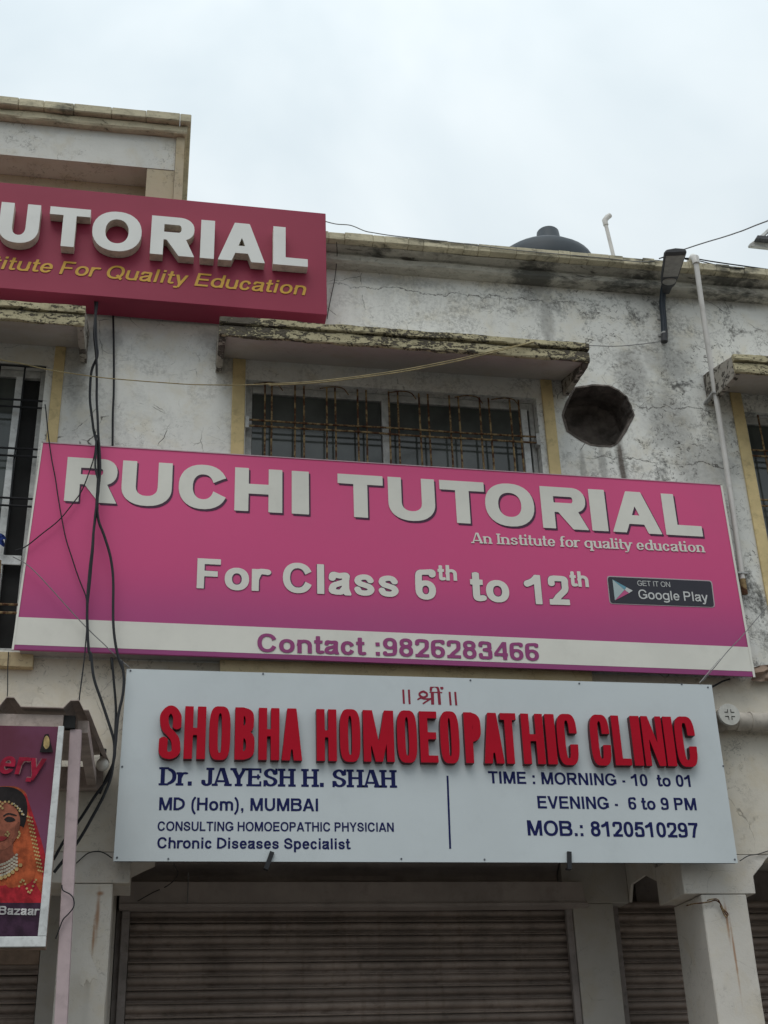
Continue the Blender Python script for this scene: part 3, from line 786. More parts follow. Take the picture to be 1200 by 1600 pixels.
# stair tower at the upper left
TW = thing('stair_tower', 'pale raised roof block with mouldy cream coping behind the maroon board', 'tower')
MB().box(-3.6, -0.012, 0.3, 3.2, 6.91, 8.0).build('wall', M['towerbeige'], TW)
plate([[(-3.6, 7.73), (-0.075, 7.73), (-0.075, 8.02), (-3.6, 8.02)]], 0.0, 0.298).build('beam', M['tower'], TW)
MB().box(-0.262, -0.075, 0.004, 0.298, 7.15, 7.728).build('pier', M['towerbeige'], TW)
MB().box(-0.073, -0.014, -0.02, 0.298, 7.15, 8.02).build('corner_strip', M['towerbeige'], TW)
MB().box(-3.6, -0.264, 0.2, 0.298, 7.15, 7.728).build('recessed_panel', M['towerbeige'], TW)
sweep([(0.3, 8.022), (-0.05, 8.022), (-0.06, 8.035), (-0.06, 8.08), (-0.03, 8.085), (0.3, 8.085)], -3.65, 0.0, 'moulding', M['coping'], TW, 0.003, 0.07)
x = -3.67
while x < 0.02:
    x2 = min(0.025, x + random.uniform(.16, .26))
    MB().box(x + .001, x2 - .001, -0.105 + random.uniform(-.003, .003), 3.25, 8.088, 8.158 + random.uniform(-.003, .003)).build('coping_block', M['coping'], TW, bevel=0.006, bseg=1); x = x2

# cream surrounds and sills
for a, b, c, d in ((-0.755, -0.690, 4.16, 6.2), (0.363, 0.445, 4.16, 6.2), (2.425, 2.502, 4.16, 6.2), (3.785, 3.865, 4.16, 6.2)):
    MB().box(a, b, -0.018, 0.0 - .001, c, d).build('window_surround', M['cream'], BD, bevel=0.003, bseg=1)
for a, b in ((-2.8, -0.70), (0.33, 2.55), (3.78, 5.9)):
    MB().box(a, b, -0.06, -0.001, 4.045, 4.135).build('window_sill', M['ledge'], BD, bevel=0.004, bseg=1, rough=.004, cell=.05)


def window(k, vis):
    x0, x1, z0, z1 = WIN[k]
    w = thing('window', None, None) if False else bpy.data.objects.new('window', None); link(w, BD)
    yf = 0.07
    def bar(name, m, a, b, c, d, y0=yf, y1=yf + .045): return MB().box(a, b, y0, y1, c, d).build(name, m, w, bevel=0.002, bseg=1)
    bar('frame', M['alu'], x0 + .004, x0 + .045, z0 + .002, z1 - .002); bar('frame', M['alu'], x1 - .035, x1 - .004, z0 + .002, z1 - .002)
    bar('frame', M['alu'], x0 + .046, x1 - .036, z1 - .055, z1 - .002); bar('frame', M['alu'], x0 + .046, x1 - .036, z0 + .002, z0 + .04)
    mids = {0: [x1 - .16], 1: [P(601, 640, yf).x, P(822, 690, yf).x], 2: [x0 + .7, x0 + 1.4]}[k]
    for q in mids: bar('mullion', M['aluwhite'] if k != 1 or q > 2 else M['alu'], q - .022, q + .022, z0 + .041, z1 - .056, yf - .012, yf + .04)
    xs = [x0 + .046] + sum([[q - .024, q + .024] for q in mids], []) + [x1 - .036]
    zt = 4.74
    if k == 0: bar('transom', M['aluwhite'], x0 + .046, x1 - .036, zt - .03, zt + .03, yf - .02, yf - .0125)
    for a, b in zip(xs[::2], xs[1::2]):
        if b - a < .12 and k != 2 and a > mids[-1]:
            MB().box(a, b, yf + .03, yf + .038, z0 + .041, z1 - .056).build('pane', M['dark'], w)  # gap past the last mullion, its shade put in as near-black colour
        else: MB().box(a + .001, b - .001, yf + .018, yf + .026, z0 + .041, z1 - .056).build('pane', M['glass'], w)
    return w


def bar_tube(p, q, r, m, parent, wob=0.004, name='bar', seg=6):
    p, q = Vector(p), Vector(q); n = 9; pts = []
    s = random.random() * 50
    for i in range(n):
        t = i / (n - 1); v = p.lerp(q, t)
        f = math.sin(math.pi * t)
        pts.append(v + Vector((noise.noise(Vector((s, t * 3, 0))), noise.noise(Vector((s, t * 3, 7))) * .5, noise.noise(Vector((s, t * 3, 3))) * (0 if abs(p.z - q.z) > .2 else 1))) * wob * 2 * f)
    return MB().tube(pts, r, seg).build(name, m, parent, smooth=True)


for k in range(3): window(k, True)
# window grilles: rusty rods in pairs
GY = 0.02
G1 = bpy.data.objects.new('window_grille', None); link(G1, BD)
for px in (413.5, 424.5, 461, 475, 511, 524, 559.5, 573, 608.5, 622.7, 656, 670, 703.5, 717.6, 751, 765, 798, 812):
    X = P(px, 650, GY).x
    bar_tube((X, GY, 6.045), (X + random.uniform(-.006, .006), GY, 4.18), .0065, M['rust'], G1, .005)
for zc in (5.76, 5.38, 5.0, 4.6):
    for d in (0.0, -0.045):
        bar_tube((0.455, GY - .014, zc + d + random.uniform(-.004, .004)), (2.41, GY - .014, zc + d), .0065, M['rust'], G1, .006)
    for X in (0.462, 2.372):
        MB().box(X - .012, X + .012, -0.008, 0.04, zc - .065, zc + .02).build('grille_lug', M['alu'], G1)
# curled rod ends where the grille has been bent under the lintel
for X in (0.62, 1.05, 1.5, 1.95, 2.2):
    MB().tube(catmull([(X - .12, GY, 6.035), (X - .04, GY - .01, 6.047), (X + .03, GY - .012, 6.04), (X + .07, GY, 6.0)]), .004, 5).build('bent_rod', M['rust'], G1)
G0 = bpy.data.objects.new('window_grille', None); link(G0, BD)
for X in (-0.93, -1.08, -1.34, -1.49, -1.8, -1.95, -2.25, -2.4):
    bar_tube((X, GY, 6.05), (X, GY, 4.76), .006, M['black'], G0, .006)
    bar_tube((X - .02, GY, 4.72), (X, GY, 4.18), .008, M['rust'], G0, .004)
for py in (573, 626, 637, 702, 714, 780, 792):
    z = P(20, py, GY).z; bar_tube((-2.69, GY - .014, z), (-0.775, GY - .014, z), .0065, M['black'], G0, .005)
for py in (946, 959):
    z = P(20, py, GY).z; bar_tube((-2.69, GY - .014, z), (-0.81, GY - .014, z), .007, M['rust'], G0, .004)
G2 = bpy.data.objects.new('window_grille', None); link(G2, BD)
for X in (3.98, 4.08, 4.3, 4.4, 4.62, 4.72, 4.95, 5.05):
    bar_tube((X, GY, 6.05), (X, GY, 4.18), .0065, M['rust'], G2, .005)
for zc in (5.76, 5.38, 5.0, 4.6):
    for d in (0.0, -0.045): bar_tube((3.875, GY - .014, zc + d), (5.79, GY - .014, zc + d), .0065, M['rust'], G2, .005)


# sunshades over the windows
def sunshade(x0, x1):
    s = bpy.data.objects.new('sunshade', None); link(s, BD)
    sweep([(0.0, 6.335), (-0.445, 6.198), (-0.445, 6.075), (-0.40, 6.078), (0.0, 6.205)], x0 + .03, x1 - .03, 'slab', M['soffit'], s, 0.001, 0.15)
    sweep([(-0.4455, 6.152), (-0.478, 6.152), (-0.482, 6.16), (-0.48, 6.196), (-0.4455, 6.2)], x0, x1, 'lip', M['fascia'], s, 0.0035, 0.03)
    sweep([(-0.4455, 6.066), (-0.462, 6.07), (-0.466, 6.08), (-0.464, 6.138), (-0.4455, 6.142)], x0, x1, 'fascia', M['fascia'], s, 0.004, 0.03)
    for xa, xb in ((x0, x0 + .045), (x1 - .045, x1)):
        mb = MB(); pr = [(-0.003, 6.335), (-0.4452, 6.2), (-0.4452, 6.064), (-0.41, 6.05), (-0.06, 6.06), (-0.003, 6.05)]
        pr = [(-0.003, 6.335), (-0.4452, 6.2), (-0.4452, 6.062), (-0.41, 6.048), (-0.003, 6.085)]
        k = len(pr)
        mb.add([(xa, y, z) for y, z in pr] + [(xb, y, z) for y, z in pr], [tuple(range(k)), tuple(k + i for i in range(k))[::-1]] + [(i, (i + 1) % k, k + (i + 1) % k, k + i) for i in range(k)])
        mb.build('bracket', M['bracket'], s, bevel=.003, bseg=1, rough=.004, cell=.035)
    return s


sunshade(-2.9, P(134, 480, -.47).x); sunshade(P(343, 500, -.47).x, P(921, 550, -.47).x); sunshade(P(1147, 565, -.47).x, 6.0)

# front pillars with haunched capitals
def pillar(x0, x1, hl, hr, zb, y1=0.42):
    p = bpy.data.objects.new('pillar', None); link(p, BD)
    MB().box(x0, x1, 0.001, y1, 0.131, zb).build('shaft', M['pillar'], p, bevel=0.006, bseg=1, rough=.0022, cell=.09)
    pr = [(x0 - hl, zb + .001), (x1 + hr, zb + .001), (x1 + hr, zb + .10), (x1 + hr + .13, 3.049), (x0 - hl, 3.049)]
    plate([pr], 0.0005, 0.39).build('capital', M['pillar'], p, bevel=0.004, bseg=1, rough=.002, cell=.08)


pillar(3.07, 3.345, 0.10, 0.06, 2.826); pillar(-0.45, -0.192, 0.09, 0.087, 2.886); pillar(6.2, 6.5, .1, .06, 2.83)
# beam running back from the right pillar, haunched at both ends
pb = MB(); pr = [(0.392, 3.17), (0.392, 2.97), (0.57, 3.04), (0.82, 3.03), (0.879, 2.93), (0.879, 3.17)]
pb.add([(2.972, y, z) for y, z in pr] + [(2.99, y, z) for y, z in pr], [tuple(range(6)), tuple(range(6, 12))[::-1]] + [(i, (i + 1) % 6, 6 + (i + 1) % 6, 6 + i) for i in range(6)])
pb.build('cross_beam', M['pillar'], BD)
# shop front wall line at Y = 0.88: jamb column, lintel
colx0, colx1 = P(903, 1500, .88).x, P(967, 1500, .88).x
MB().box(colx0, colx1, 0.88, 1.3, 0.131, 2.925).build('jamb_column', M['soffit'], BD, bevel=.005)
hn = [(colx0 - .055, 2.927), (2.971, 2.927), (2.971, 3.178), (colx0 - .055, 3.178)]
plate([hn], 0.8795, 1.3).build('column_head', M['soffit'], BD, bevel=.004)
MB().box(-0.60, -0.19, 0.86, 1.3, 0.131, 3.178).build('jamb_column', M['soffit'], BD, bevel=.005)
MB().box(-0.189, colx0 - .061, 1.16, 1.3, 2.9, 3.178).build('lintel', M['soffit'], BD)
MB().box(3.131, XR - .21, 1.16, 1.3, 2.95, 3.178).build('lintel', M['guide'], BD)
MB().box(XL + .21, -0.601, 1.16, 1.3, 2.72, 3.178).build('lintel', M['guide'], BD)


def shutter(x0, x1, y, ztop, seg=24):
    s = bpy.data.objects.new('rolling_shutter', None); link(s, BD)
    pitch = 0.0755; z = ztop; i = 0
    # one slat: a rolled strip, convex above, tucked under the next
    prof = [(0.0, 0.0), (-0.006, 0.003), (-0.009, 0.008), (-0.004, 0.012), (0.024, 0.014), (0.029, 0.021), (0.018, 0.031), (-0.004, 0.037), (-0.014, 0.047), (-0.017, 0.056), (-0.014, 0.065), (-0.004, 0.072), (0.006, 0.0748)]
    L = x1 - x0; k = len(prof); N = max(4, int(L / .12)); mb = MB()
    for a in range(N + 1):
        for j, (yy, zz) in enumerate(prof): mb.v.append((L * a / N, yy + noise.noise(Vector((a * .7, j * .2, x0))) * .0025, zz + noise.noise(Vector((a * .5, 4, x0))) * .001))
    for a in range(N):
        mb.f += [(a * k + j, (a + 1) * k + j, (a + 1) * k + j + 1, a * k + j + 1) for j in range(k - 1)]
    me = mb.mesh('slat'); me.materials.append(M['shutter'])
    me.polygons.foreach_set('use_smooth', [True] * len(me.polygons))
    while z > 0.2:
        z -= pitch; o = bpy.data.objects.new('slat', me); link(o, s); o.location = (x0, y + random.uniform(-.002, .002), z + random.uniform(-.0015, .0015)); o.rotation_euler = (0, random.uniform(-.0012, .0012), 0)
    MB().box(x0, x1, y - .02, y + .02, 0.132, z - .001).build('bottom_rail', M['guide'], s)
    return s


SY = 0.95
s1 = shutter(-0.105, colx0 + .03, SY, 2.905)
for a, b in ((-0.155, -0.108), (colx0 - .045, colx0 - .003)):
    MB().box(a, b, SY - .06, SY - .022, 0.132, 2.90).build('guide_channel', M['guide'], s1, bevel=.003, bseg=1)
MB().box(-0.186, -0.157, SY - .02, SY + .1, 0.132, 2.9).build('guide_channel', M['guide'], s1)
MB().box(-0.15, -0.112, SY - .075, SY - .0605, 2.845, 2.885).build('guide_stop', M['guide'], s1)
s2 = shutter(colx1 + .06, 6.15, 1.05, 2.965)
MB().box(colx1 + .015, colx1 + .075, 1.0, 1.03, 0.132, 2.97).build('guide_channel', M['guide'], s2, bevel=.003, bseg=1)
s3 = shutter(-3.6, -0.61, 0.95, 2.62)
MB().box(-3.7, -0.605, 0.90, 0.93, 2.60, 2.86).build('shutter_hood', M['brown'], s3, bevel=.004)
MB().box(-3.7, -0.605, 0.94, 1.15, 2.63, 3.17).build('shutter_box', M['guide'], s3)
# hood over the clinic's shutter: flat sheet box with a turned lip, buckled sheet above
hx0, hx1, hy = P(186, 1415, .80).x, P(923, 1419, .80).x, 0.80
zt, zb = P(500, 1378, hy).z, P(500, 1411, hy).z
def hood_pt(x, z): return hy + noise.noise(Vector((x * 1.3, z * 3, 2))) * .006
hd = MB(); nx = 40
rows = [(zt, 0.10), (zt, 0.0), ((zt + zb) / 2, 0.001), (zb, 0.0), (zb - .004, -.012), (zb - .022, -.012), (zb - .026, 0.12)]
for i in range(nx + 1):
    x = hx0 + (hx1 - hx0) * i / nx
    xx = x
    for j, (z, dy) in enumerate(rows):
        sk = .05 * (1 - j / (len(rows) - 1)) * (1 if i == nx else 0)
        hd.v.append((xx - sk, hood_pt(x, z) + dy, z + noise.noise(Vector((x * 1.1, j * .1, 8))) * .004))
kk = len(rows)
for i in range(nx): hd.f += [(i * kk + j, (i + 1) * kk + j, (i + 1) * kk + j + 1, i * kk + j + 1) for j in range(kk - 1)]
hd.f.append(tuple(range(kk))); hd.f.append(tuple(nx * kk + j for j in range(kk))[::-1])
hd.build('shutter_hood', M['hood'], s1, smooth=True)
bk = MB(); nz = 7; nx = 60; hxb = colx0 - .065
for i in range(nx + 1):
    x = hx0 + .03 + (hxb - hx0 - .03) * i / nx
    for j in range(nz + 1):
        t = j / nz; dent = abs(math.sin(x * 3.1 + 0.9)) ** .6
        bk.v.append((x, hy + .10 + (0.07 * dent + .02) * math.sin(math.pi * min(1, t * 1.3)) * 1.0 - .05 * t * dent + noise.noise(Vector((x * 2, t * 2, 5))) * .02, zt - .01 + t * .18))
for i in range(nx): bk.f += [(i * (nz + 1) + j, (i + 1) * (nz + 1) + j, (i + 1) * (nz + 1) + j + 1, i * (nz + 1) + j + 1) for j in range(nz)]
bk.build('buckled_sheet', M['hood'], s1, smooth=True)
MB().tube([(P(295, 1350, .79).x, .785, zt + .05), (P(295, 1350, .79).x, hy - .014, zb)], .003, 5).build('wire', M['grey'], s1)


# ------------------------------------------------------------------ printed pink board
def flat(name, col, rough=0.45, spec=0.35):
    return simple(name, col, rough, 0.04, 3, 0.05, spec, dirt=0.06, bscale=40, bd=0.001)


PY = -0.12
PS = thing('pink_tuition_board', 'wide pink printed board reading RUCHI TUTORIAL across the first floor windows', 'sign')
tl, tr_, bl, br = P(65, 690, PY), P(1128, 757, PY), P(18, 1015, PY), P(1180, 1057, PY)
px0, px1 = (tl.x + bl.x) / 2, (tr_.x + br.x) / 2
pz0, pz1 = (bl.z + br.z) / 2, (tl.z + tr_.z) / 2
k = NT('pink_print'); _, _, _, z = k.pos()
g_ = k.step(z, pz0 + .15, pz1); g2_ = k.step(z, pz0 + .15, pz0 + .62)
c = k.mix(g2_, (0.41, 0.07, 0.21), (0.57, 0.075, 0.215)); c = k.mix(k.math('MULTIPLY', g_, .75), c, (0.72, 0.10, 0.25))
c = k.mix(k.math('MULTIPLY', k.step(k.noise(2.0, 6, .6), .45, .75), .10), c, (0.35, 0.12, 0.2))
M['pinkprint'] = k.done(c, 0.45, k.noise(2.2, 3, .5, 0, k.scaled((2.5, 1, .8))), 0.25, 0.01, 0.2)
M['print_white'] = flat('print_white', (0.70, 0.685, 0.62)); M['print_dark'] = flat('print_shadow', (0.06, 0.012, 0.045))
M['print_plum'] = flat('print_plum', (0.28, 0.045, 0.17)); M['board_edge'] = simple('board_edge', (0.30, 0.28, 0.27), 0.6)
MB().box(px0 + .02, px1 - .02, PY + .012, -0.03, pz0 + .015, pz1 - .01).build('frame', M['board_edge'], PS)
# the stretched face sheet, very slightly uneven
fc = MB(); nx, nz = 44, 14
for i in range(nx + 1):
    for j in range(nz + 1):
        u, v = i / nx, j / nz
        top = tl.lerp(tr_, u); bot = bl.lerp(br, u); q = bot.lerp(top, v)
        fc.v.append((q.x, PY, q.z))
for i in range(nx): fc.f += [(i * (nz + 1) + j, (i + 1) * (nz + 1) + j, (i + 1) * (nz + 1) + j + 1, i * (nz + 1) + j + 1) for j in range(nz)]
b = len(fc.v); cs = [bl, br, tr_, tl]
fc.add([(c.x, PY + .0005, c.z) for c in cs] + [(c.x, PY + .011, c.z) for c in cs], [(0, 1, 5, 4), (1, 2, 6, 5), (2, 3, 7, 6), (3, 0, 4, 7), (4, 5, 6, 7)])
fc.build('face', M['pinkprint'], PS)


def quad(name, m, pts, y, parent, d=0.0012):
    q = [P(a, b, y) for a, b in pts]
    return plate([[(p.x, p.z) for p in q]], y, y + d).build(name, m, parent)


quad('white_band', M['print_white'], ((28, 964), (1169, 1011), (1176, 1049), (22.5, 1007)), PY - .002, PS)
quad('plum_stripe', M['print_plum'], ((24.5, 1007.5), (1176, 1049.5), (1177, 1057), (23.5, 1014)), PY - .002, PS)
quad('edge_trim', M['print_white'], ((65, 690), (67.5, 690), (21.5, 1015), (18, 1015)), PY - .0045, PS)
quad('edge_trim', M['print_white'], ((1125.5, 757), (1128.5, 757), (1180.5, 1058), (1177, 1058)), PY - .0045, PS)
quad('edge_trim', simple('pale_edge', (0.5, 0.36, 0.40), .5), ((65, 690), (1128, 757), (1128.2, 758), (65, 691.5)), PY - .0045, PS)

fr = frame((100, 783), (1098, 839), (107, 714.5), PY)
ym = lambda x: 748.5 + .0588 * (x - 104)
tt = 0.285
for ch, a, b in (('R', 103, 183), ('U', 190.5, 269), ('C', 279.5, 356), ('H', 367, 441.5), ('I', 457, 482), ('T', 528, 599), ('U', 607, 680), ('T', 688, 758),
                 ('O', 758.5, 835), ('R', 846, 916), ('I', 923, 947), ('A', 954.5, 1031), ('L', 1037, 1094)):
    W_ = None
    t_ = tt if ch != 'I' else 0.33
    kw = dict(ymid=ym, t=t_ + (.01 if ch == 'T' else 0), h=.225 if ch not in 'L' else .25, n=2.25)
    if ch == 'I':
        kw['t'] = 0.36
    letter_at(ch, a, b, fr, PY - .0045, **kw).build('letter', M['print_white'], PS)
    letter_at(ch, a, b, fr, PY - .0022, dx=.010, dz=-.012, **kw).build('letter_shadow', M['print_dark'], PS)

M['print_outline'] = flat('print_outline', (0.10, 0.03, 0.08))
def line(s, name, m, bl_, br_, tl_, y, parent, out=None, **kw):
    f = frame(bl_, br_, tl_, y)
    mb, k = text_mesh(s, f, y, **kw); o = mb.build(name, m, parent)
    if out:
        kk = dict(kw); kk['t'] = kw.get('t', .2) + out[1]; kk['h'] = kw.get('h', kw.get('t', .2) * .86) + out[1]
        mb, _ = text_mesh(s, f, y + .0022, **kk); mb.build('lettering_outline', out[0], parent)
    return k


line('An Institute for quality education', 'lettering', M['print_white'], (738, 848.5), (1101, 863), (738, 832), PY - .0045, PS, t=.20, h=.10, sf=True, xh=.68)
line('For Class', 'lettering', M['print_white'], (307, 919), (624, 933.5), (307, 872), PY - .0045, PS, out=(M['print_outline'], .035), t=.22, h=.185)
line('6', 'lettering', M['print_white'], (650, 936), (682, 937), (650, 889), PY - .0045, PS, out=(M['print_outline'], .03), t=.225, h=.19)
line('th', 'lettering', M['print_white'], (684.5, 906.5), (714.5, 907.5), (684.5, 882.5), PY - .0045, PS, t=.225, h=.19)
line('to', 'lettering', M['print_white'], (736.5, 938.5), (797, 941.5), (736.5, 892.5), PY - .0045, PS, out=(M['print_outline'], .03), t=.225, h=.19)
line('12', 'lettering', M['print_white'], (823, 943.5), (891, 945.5), (823, 898), PY - .0045, PS, out=(M['print_outline'], .03), t=.225, h=.19)
line('th', 'lettering', M['print_white'], (891.5, 916), (920.5, 917.5), (891.5, 892), PY - .0045, PS, t=.225, h=.19)
line('Contact :9826283466', 'lettering', M['print_plum'], (402, 1018), (843, 1032.5), (402, 989.5), PY - .0055, PS, t=.205, h=.165)

# app badge
BG = bpy.data.objects.new('app_badge', None); link(BG, PS)
M['badge'] = flat('badge_black', (0.025, 0.024, 0.035)); M['badge_rim'] = flat('badge_rim', (0.42, 0.36, 0.38)); M['badge_text'] = flat('badge_text', (0.55, 0.55, 0.54))
M['badge_blue'] = flat('badge_blue', (0.12, 0.30, 0.38)); M['badge_pink'] = flat('badge_pink', (0.50, 0.08, 0.22)); M['badge_pale'] = flat('badge_pale', (0.38, 0.46, 0.47)); M['badge_white'] = flat('badge_white', (0.55, 0.56, 0.55))


def rounded(pts, r):
    out = []; n = len(pts)
    for i in range(n):
        a, b, c = Vector(pts[i - 1]), Vector(pts[i]), Vector(pts[(i + 1) % n]); p = b + (a - b).normalized() * r; q = b + (c - b).normalized() * r
        for t in (0, .33, .67, 1): out.append(tuple(p * (1 - t) ** 2 + b * 2 * t * (1 - t) + q * t * t))
    return out


quad('badge_edge', M['badge_rim'], rounded([(948, 899.5), (1112.5, 907), (1117.5, 949.5), (952.5, 943.5)], 5), PY - .002, BG)
quad('badge_face', M['badge'], rounded([(949.5, 901.2), (1111, 908.3), (1115.8, 948), (954, 942)], 4), PY - .004, BG)
bq = lambda *p: [(930 + a / 6, 890 + b / 6) for a, b in p]
quad('triangle', M['badge_pale'], bq((162, 93), (275, 190), (185, 288)), PY - .006, BG); quad('triangle', M['badge_blue'], bq((164, 93), (292, 164), (276, 189)), PY - .006, BG)
quad('triangle', M['badge_white'], bq((293, 165), (352, 197), (318, 220), (277, 190)), PY - .006, BG); quad('triangle', M['badge_pink'], bq((275, 192), (316, 221), (187, 288)), PY - .006, BG)
line('GET IT ON', 'lettering', M['badge_text'], (996.5, 915), (1047.5, 917.3), (996.5, 907), PY - .006, BG, t=.12, h=.11)
line('Google Play', 'lettering', M['badge_text'], (998.5, 935.5), (1107, 940.2), (998.5, 921), PY - .006, BG, t=.15, h=.135)

# ------------------------------------------------------------------ maroon box board with raised letters
MY = -0.235
MS = thing('maroon_box_board', 'deep maroon box board with raised white letters at the parapet, cut off on the left', 'sign')
k = NT('maroon_panel'); a_ = k.noise(1.2, 4, .5)
M['maroon'] = k.done(k.mix(k.step(a_, .3, .7), (0.275, 0.034, 0.068), (0.32, 0.044, 0.083)), 0.5, k.noise(30, 3, .5), .05, .002, .18)
M['chan_white'] = flat('channel_face', (0.72, 0.72, 0.69)); M['chan_side'] = simple('channel_side', (0.62, 0.57, 0.48), .6, .15, 12, .1, dirt=.35); M['gold'] = flat('gold_print', (0.60, 0.33, 0.03)); M['gold_dark'] = flat('gold_outline', (0.09, 0.03, 0.02))
a, b = P(510, 333.5, MY), P(510, 492, MY); c0, d0 = P(0, 284.5, MY), P(0, 450, MY)
sx = -3.3
def ext(p, q): return q.z + (sx - q.x) * (p.z - q.z) / (p.x - q.x)
ztl, zbl = ext(a, c0), ext(b, d0)
xr = (a.x + b.x) / 2
box = MB().hexa([(sx, MY, zbl), (xr, MY, b.z), (xr, -.03, b.z), (sx, -.03, zbl), (sx, MY, ztl), (xr, MY, a.z), (xr, -.03, a.z), (sx, -.03, ztl)])
box.build('box', M['maroon'], MS, bevel=.003, bseg=1)
LY = MY - .075
fm = frame((-2, 376), (481, 417), (-2, 306), LY)
o_, e_, L_, H_ = fm
fm = (o_, e_, L_, abs((P(443, 354, LY) - P(441, 412.8, LY)).z))
ymm = lambda x: 345 + .088 * (x - 0)
hw = fm[3]
for ch, a1, b1 in (('T', -80, -12), ('U', -1, 61.5), ('T', 76, 140), ('O', 144.5, 221.5), ('R', 236, 303.5), ('I', 316.5, 332.5), ('A', 341.5, 414.5), ('L', 427, 481)):
    L1 = letter_at(ch, a1, b1, fm, LY, t=.265 if ch != 'I' else .29, h=.20, ymid=ymm, depth=.004)
    lt = L1.build('letter', M['chan_white'], MS)
    letter_at(ch, a1, b1, fm, LY + .0045, t=.265 if ch != 'I' else .29, h=.20, ymid=ymm, depth=.066).build('letter_return', M['chan_side'], lt)
for i, ch in enumerate('RUCHI'):
    w = .27 if ch != 'I' else .075; X = -3.16 + (0, .33, .66, .99, 1.32)[i]
    z0 = o_.z + .0 + (X - o_.x) * (e_.z / e_.x)
    lp = glyph(ch, w / hw, .265, .2)
    f3 = lambda u, v, yy, X=X, z0=z0: (X + u * hw, yy, z0 + v * hw)
    lt = plate(lp, LY, LY + .004, f3).build('letter', M['chan_white'], MS); plate(lp, LY + .0045, LY + .07, f3).build('letter_return', M['chan_side'], lt)
fg = frame((92, 428), (476, 461.5), (92, 407.5), MY - .002)
mb, ks = text_mesh('For Quality Education', fg, MY - .004, t=.17, h=.135, shear=.22); mb.build('lettering', M['gold'], MS)
mb, _ = text_mesh('For Quality Education', fg, MY - .002, t=.20, h=.165, shear=.22); mb.build('lettering_outline', M['gold_dark'], MS)
fe = frame((79, 426.5), (150, 432), (79, 406.5), MY - .002)
mb, _ = text_mesh('An Institute', fe, MY - .004, t=.17, h=.135, shear=.22, right=True, scalex=ks); mb.build('lettering', M['gold'], MS)
mb, _ = text_mesh('An Institute', fe, MY - .002, t=.20, h=.165, shear=.22, right=True, scalex=ks); mb.build('lettering_outline', M['gold_dark'], MS)

# ------------------------------------------------------------------ clinic board
CY = -0.16
CS = thing('clinic_board', 'pale blue white clinic board with raised red letters SHOBHA HOMOEOPATHIC CLINIC', 'sign')
M['panel'] = simple('clinic_panel', (0.56, 0.605, 0.62), 0.4, 0.03, 2, 0.04, 0.4, dirt=0.05, bscale=20, bd=.001)
M['red'] = simple('red_acrylic', (0.42, 0.003, 0.018), 0.55, 0.05, 4, 0.05, 0.12); M['redside'] = simple('red_side', (0.085, 0.012, 0.02), 0.5)
M['navy'] = flat('navy_vinyl', (0.012, 0.016, 0.085), .6, .1); M['crimson'] = flat('crimson_vinyl', (0.24, 0.006, 0.03)); M['panel_edge'] = simple('panel_edge', (0.10, 0.11, 0.13), .6)
q = [P(177, 1345.5, CY), P(1153, 1348.5, CY), P(1112, 1070, CY), P(198, 1045, CY)]
pl_ = MB(); pl_.hexa([(q[0].x, CY, q[0].z), (q[1].x, CY, q[1].z), (q[1].x, CY + .004, q[1].z), (q[0].x, CY + .004, q[0].z), (q[3].x, CY, q[3].z), (q[2].x, CY, q[2].z), (q[2].x, CY + .004, q[2].z), (q[3].x, CY + .004, q[3].z)])
pl_.build('panel', M['panel'], CS)
fb = MB(); fb.hexa([(q[0].x + .004, CY + .005, q[0].z + .003), (q[1].x - .004, CY + .005, q[1].z + .003), (q[1].x - .004, CY + .035, q[1].z + .003), (q[0].x + .004, CY + .035, q[0].z + .003), (q[3].x + .004, CY + .005, q[3].z - .003), (q[2].x - .004, CY + .005, q[2].z - .003), (q[2].x - .004, CY + .035, q[2].z - .003), (q[3].x + .004, CY + .035, q[3].z - .003)])
fb.build('frame', M['panel_edge'], CS)
RY = CY - .045
fr = frame((249, 1185), (1088, 1197.5), (249, 1101), RY)
o_, e_, L_, H_ = fr; H_ = abs((P(252, 1101, RY) - P(250, 1183.5, RY)).z); fr = (o_, e_, L_, H_)
yr = lambda x: 1142 + (x - 250) * .0205
RED = [('S', 249, 283), ('H', 288, 321.5), ('O', 327, 360), ('B', 367, 398), ('H', 404, 436.5), ('A', 440, 472),
       ('H', 494.5, 526), ('O', 531, 563), ('M', 567.5, 615.5), ('O', 620.5, 651.5), ('E', 656, 683.5), ('O', 688, 717.5), ('P', 726, 752), ('A', 755, 786), ('T', 783.5, 808), ('H', 816, 850), ('I', 853, 869), ('C', 871, 902.5),
       ('C', 923, 953.5), ('L', 958, 983.5), ('I', 988.5, 1001.5), ('N', 1005, 1036.5), ('I', 1039.5, 1053), ('C', 1056, 1087.5)]
hz = P(300, 1142, RY)
for ch, a1, b1 in RED:
    th = .158 if ch != 'I' else .19
    if ch in 'AM': th = .145
    if ch == 'N': th = .125
    if ch == 'T': th = .155
    kw = dict(t=th, h=.135, n=3.4, ymid=yr)
    u0 = (P(a1, yr(a1), RY) - o_).dot(e_); Wn = ((P(b1, yr(b1), RY) - o_).dot(e_) - u0) / H_
    lt = letter_at(ch, a1, b1, fr, RY, depth=.003, **kw).build('letter', M['red'], CS)
    letter_at(ch, a1, b1, fr, RY + .0035, depth=.0405, **kw).build('letter_return', M['redside'], lt)
VY = CY - .0015
kw = dict(t=.20, h=.17)
line('Dr. JAYESH H. SHAH', 'lettering', M['navy'], (250.5, 1227), (618, 1230.8), (250.5, 1198.5), VY, CS, t=.235, h=.115, sf=True)
line('MD (Hom), MUMBAI', 'lettering', M['navy'], (248.3, 1265.8), (497.5, 1267.5), (248.3, 1245.6), VY, CS, **kw)
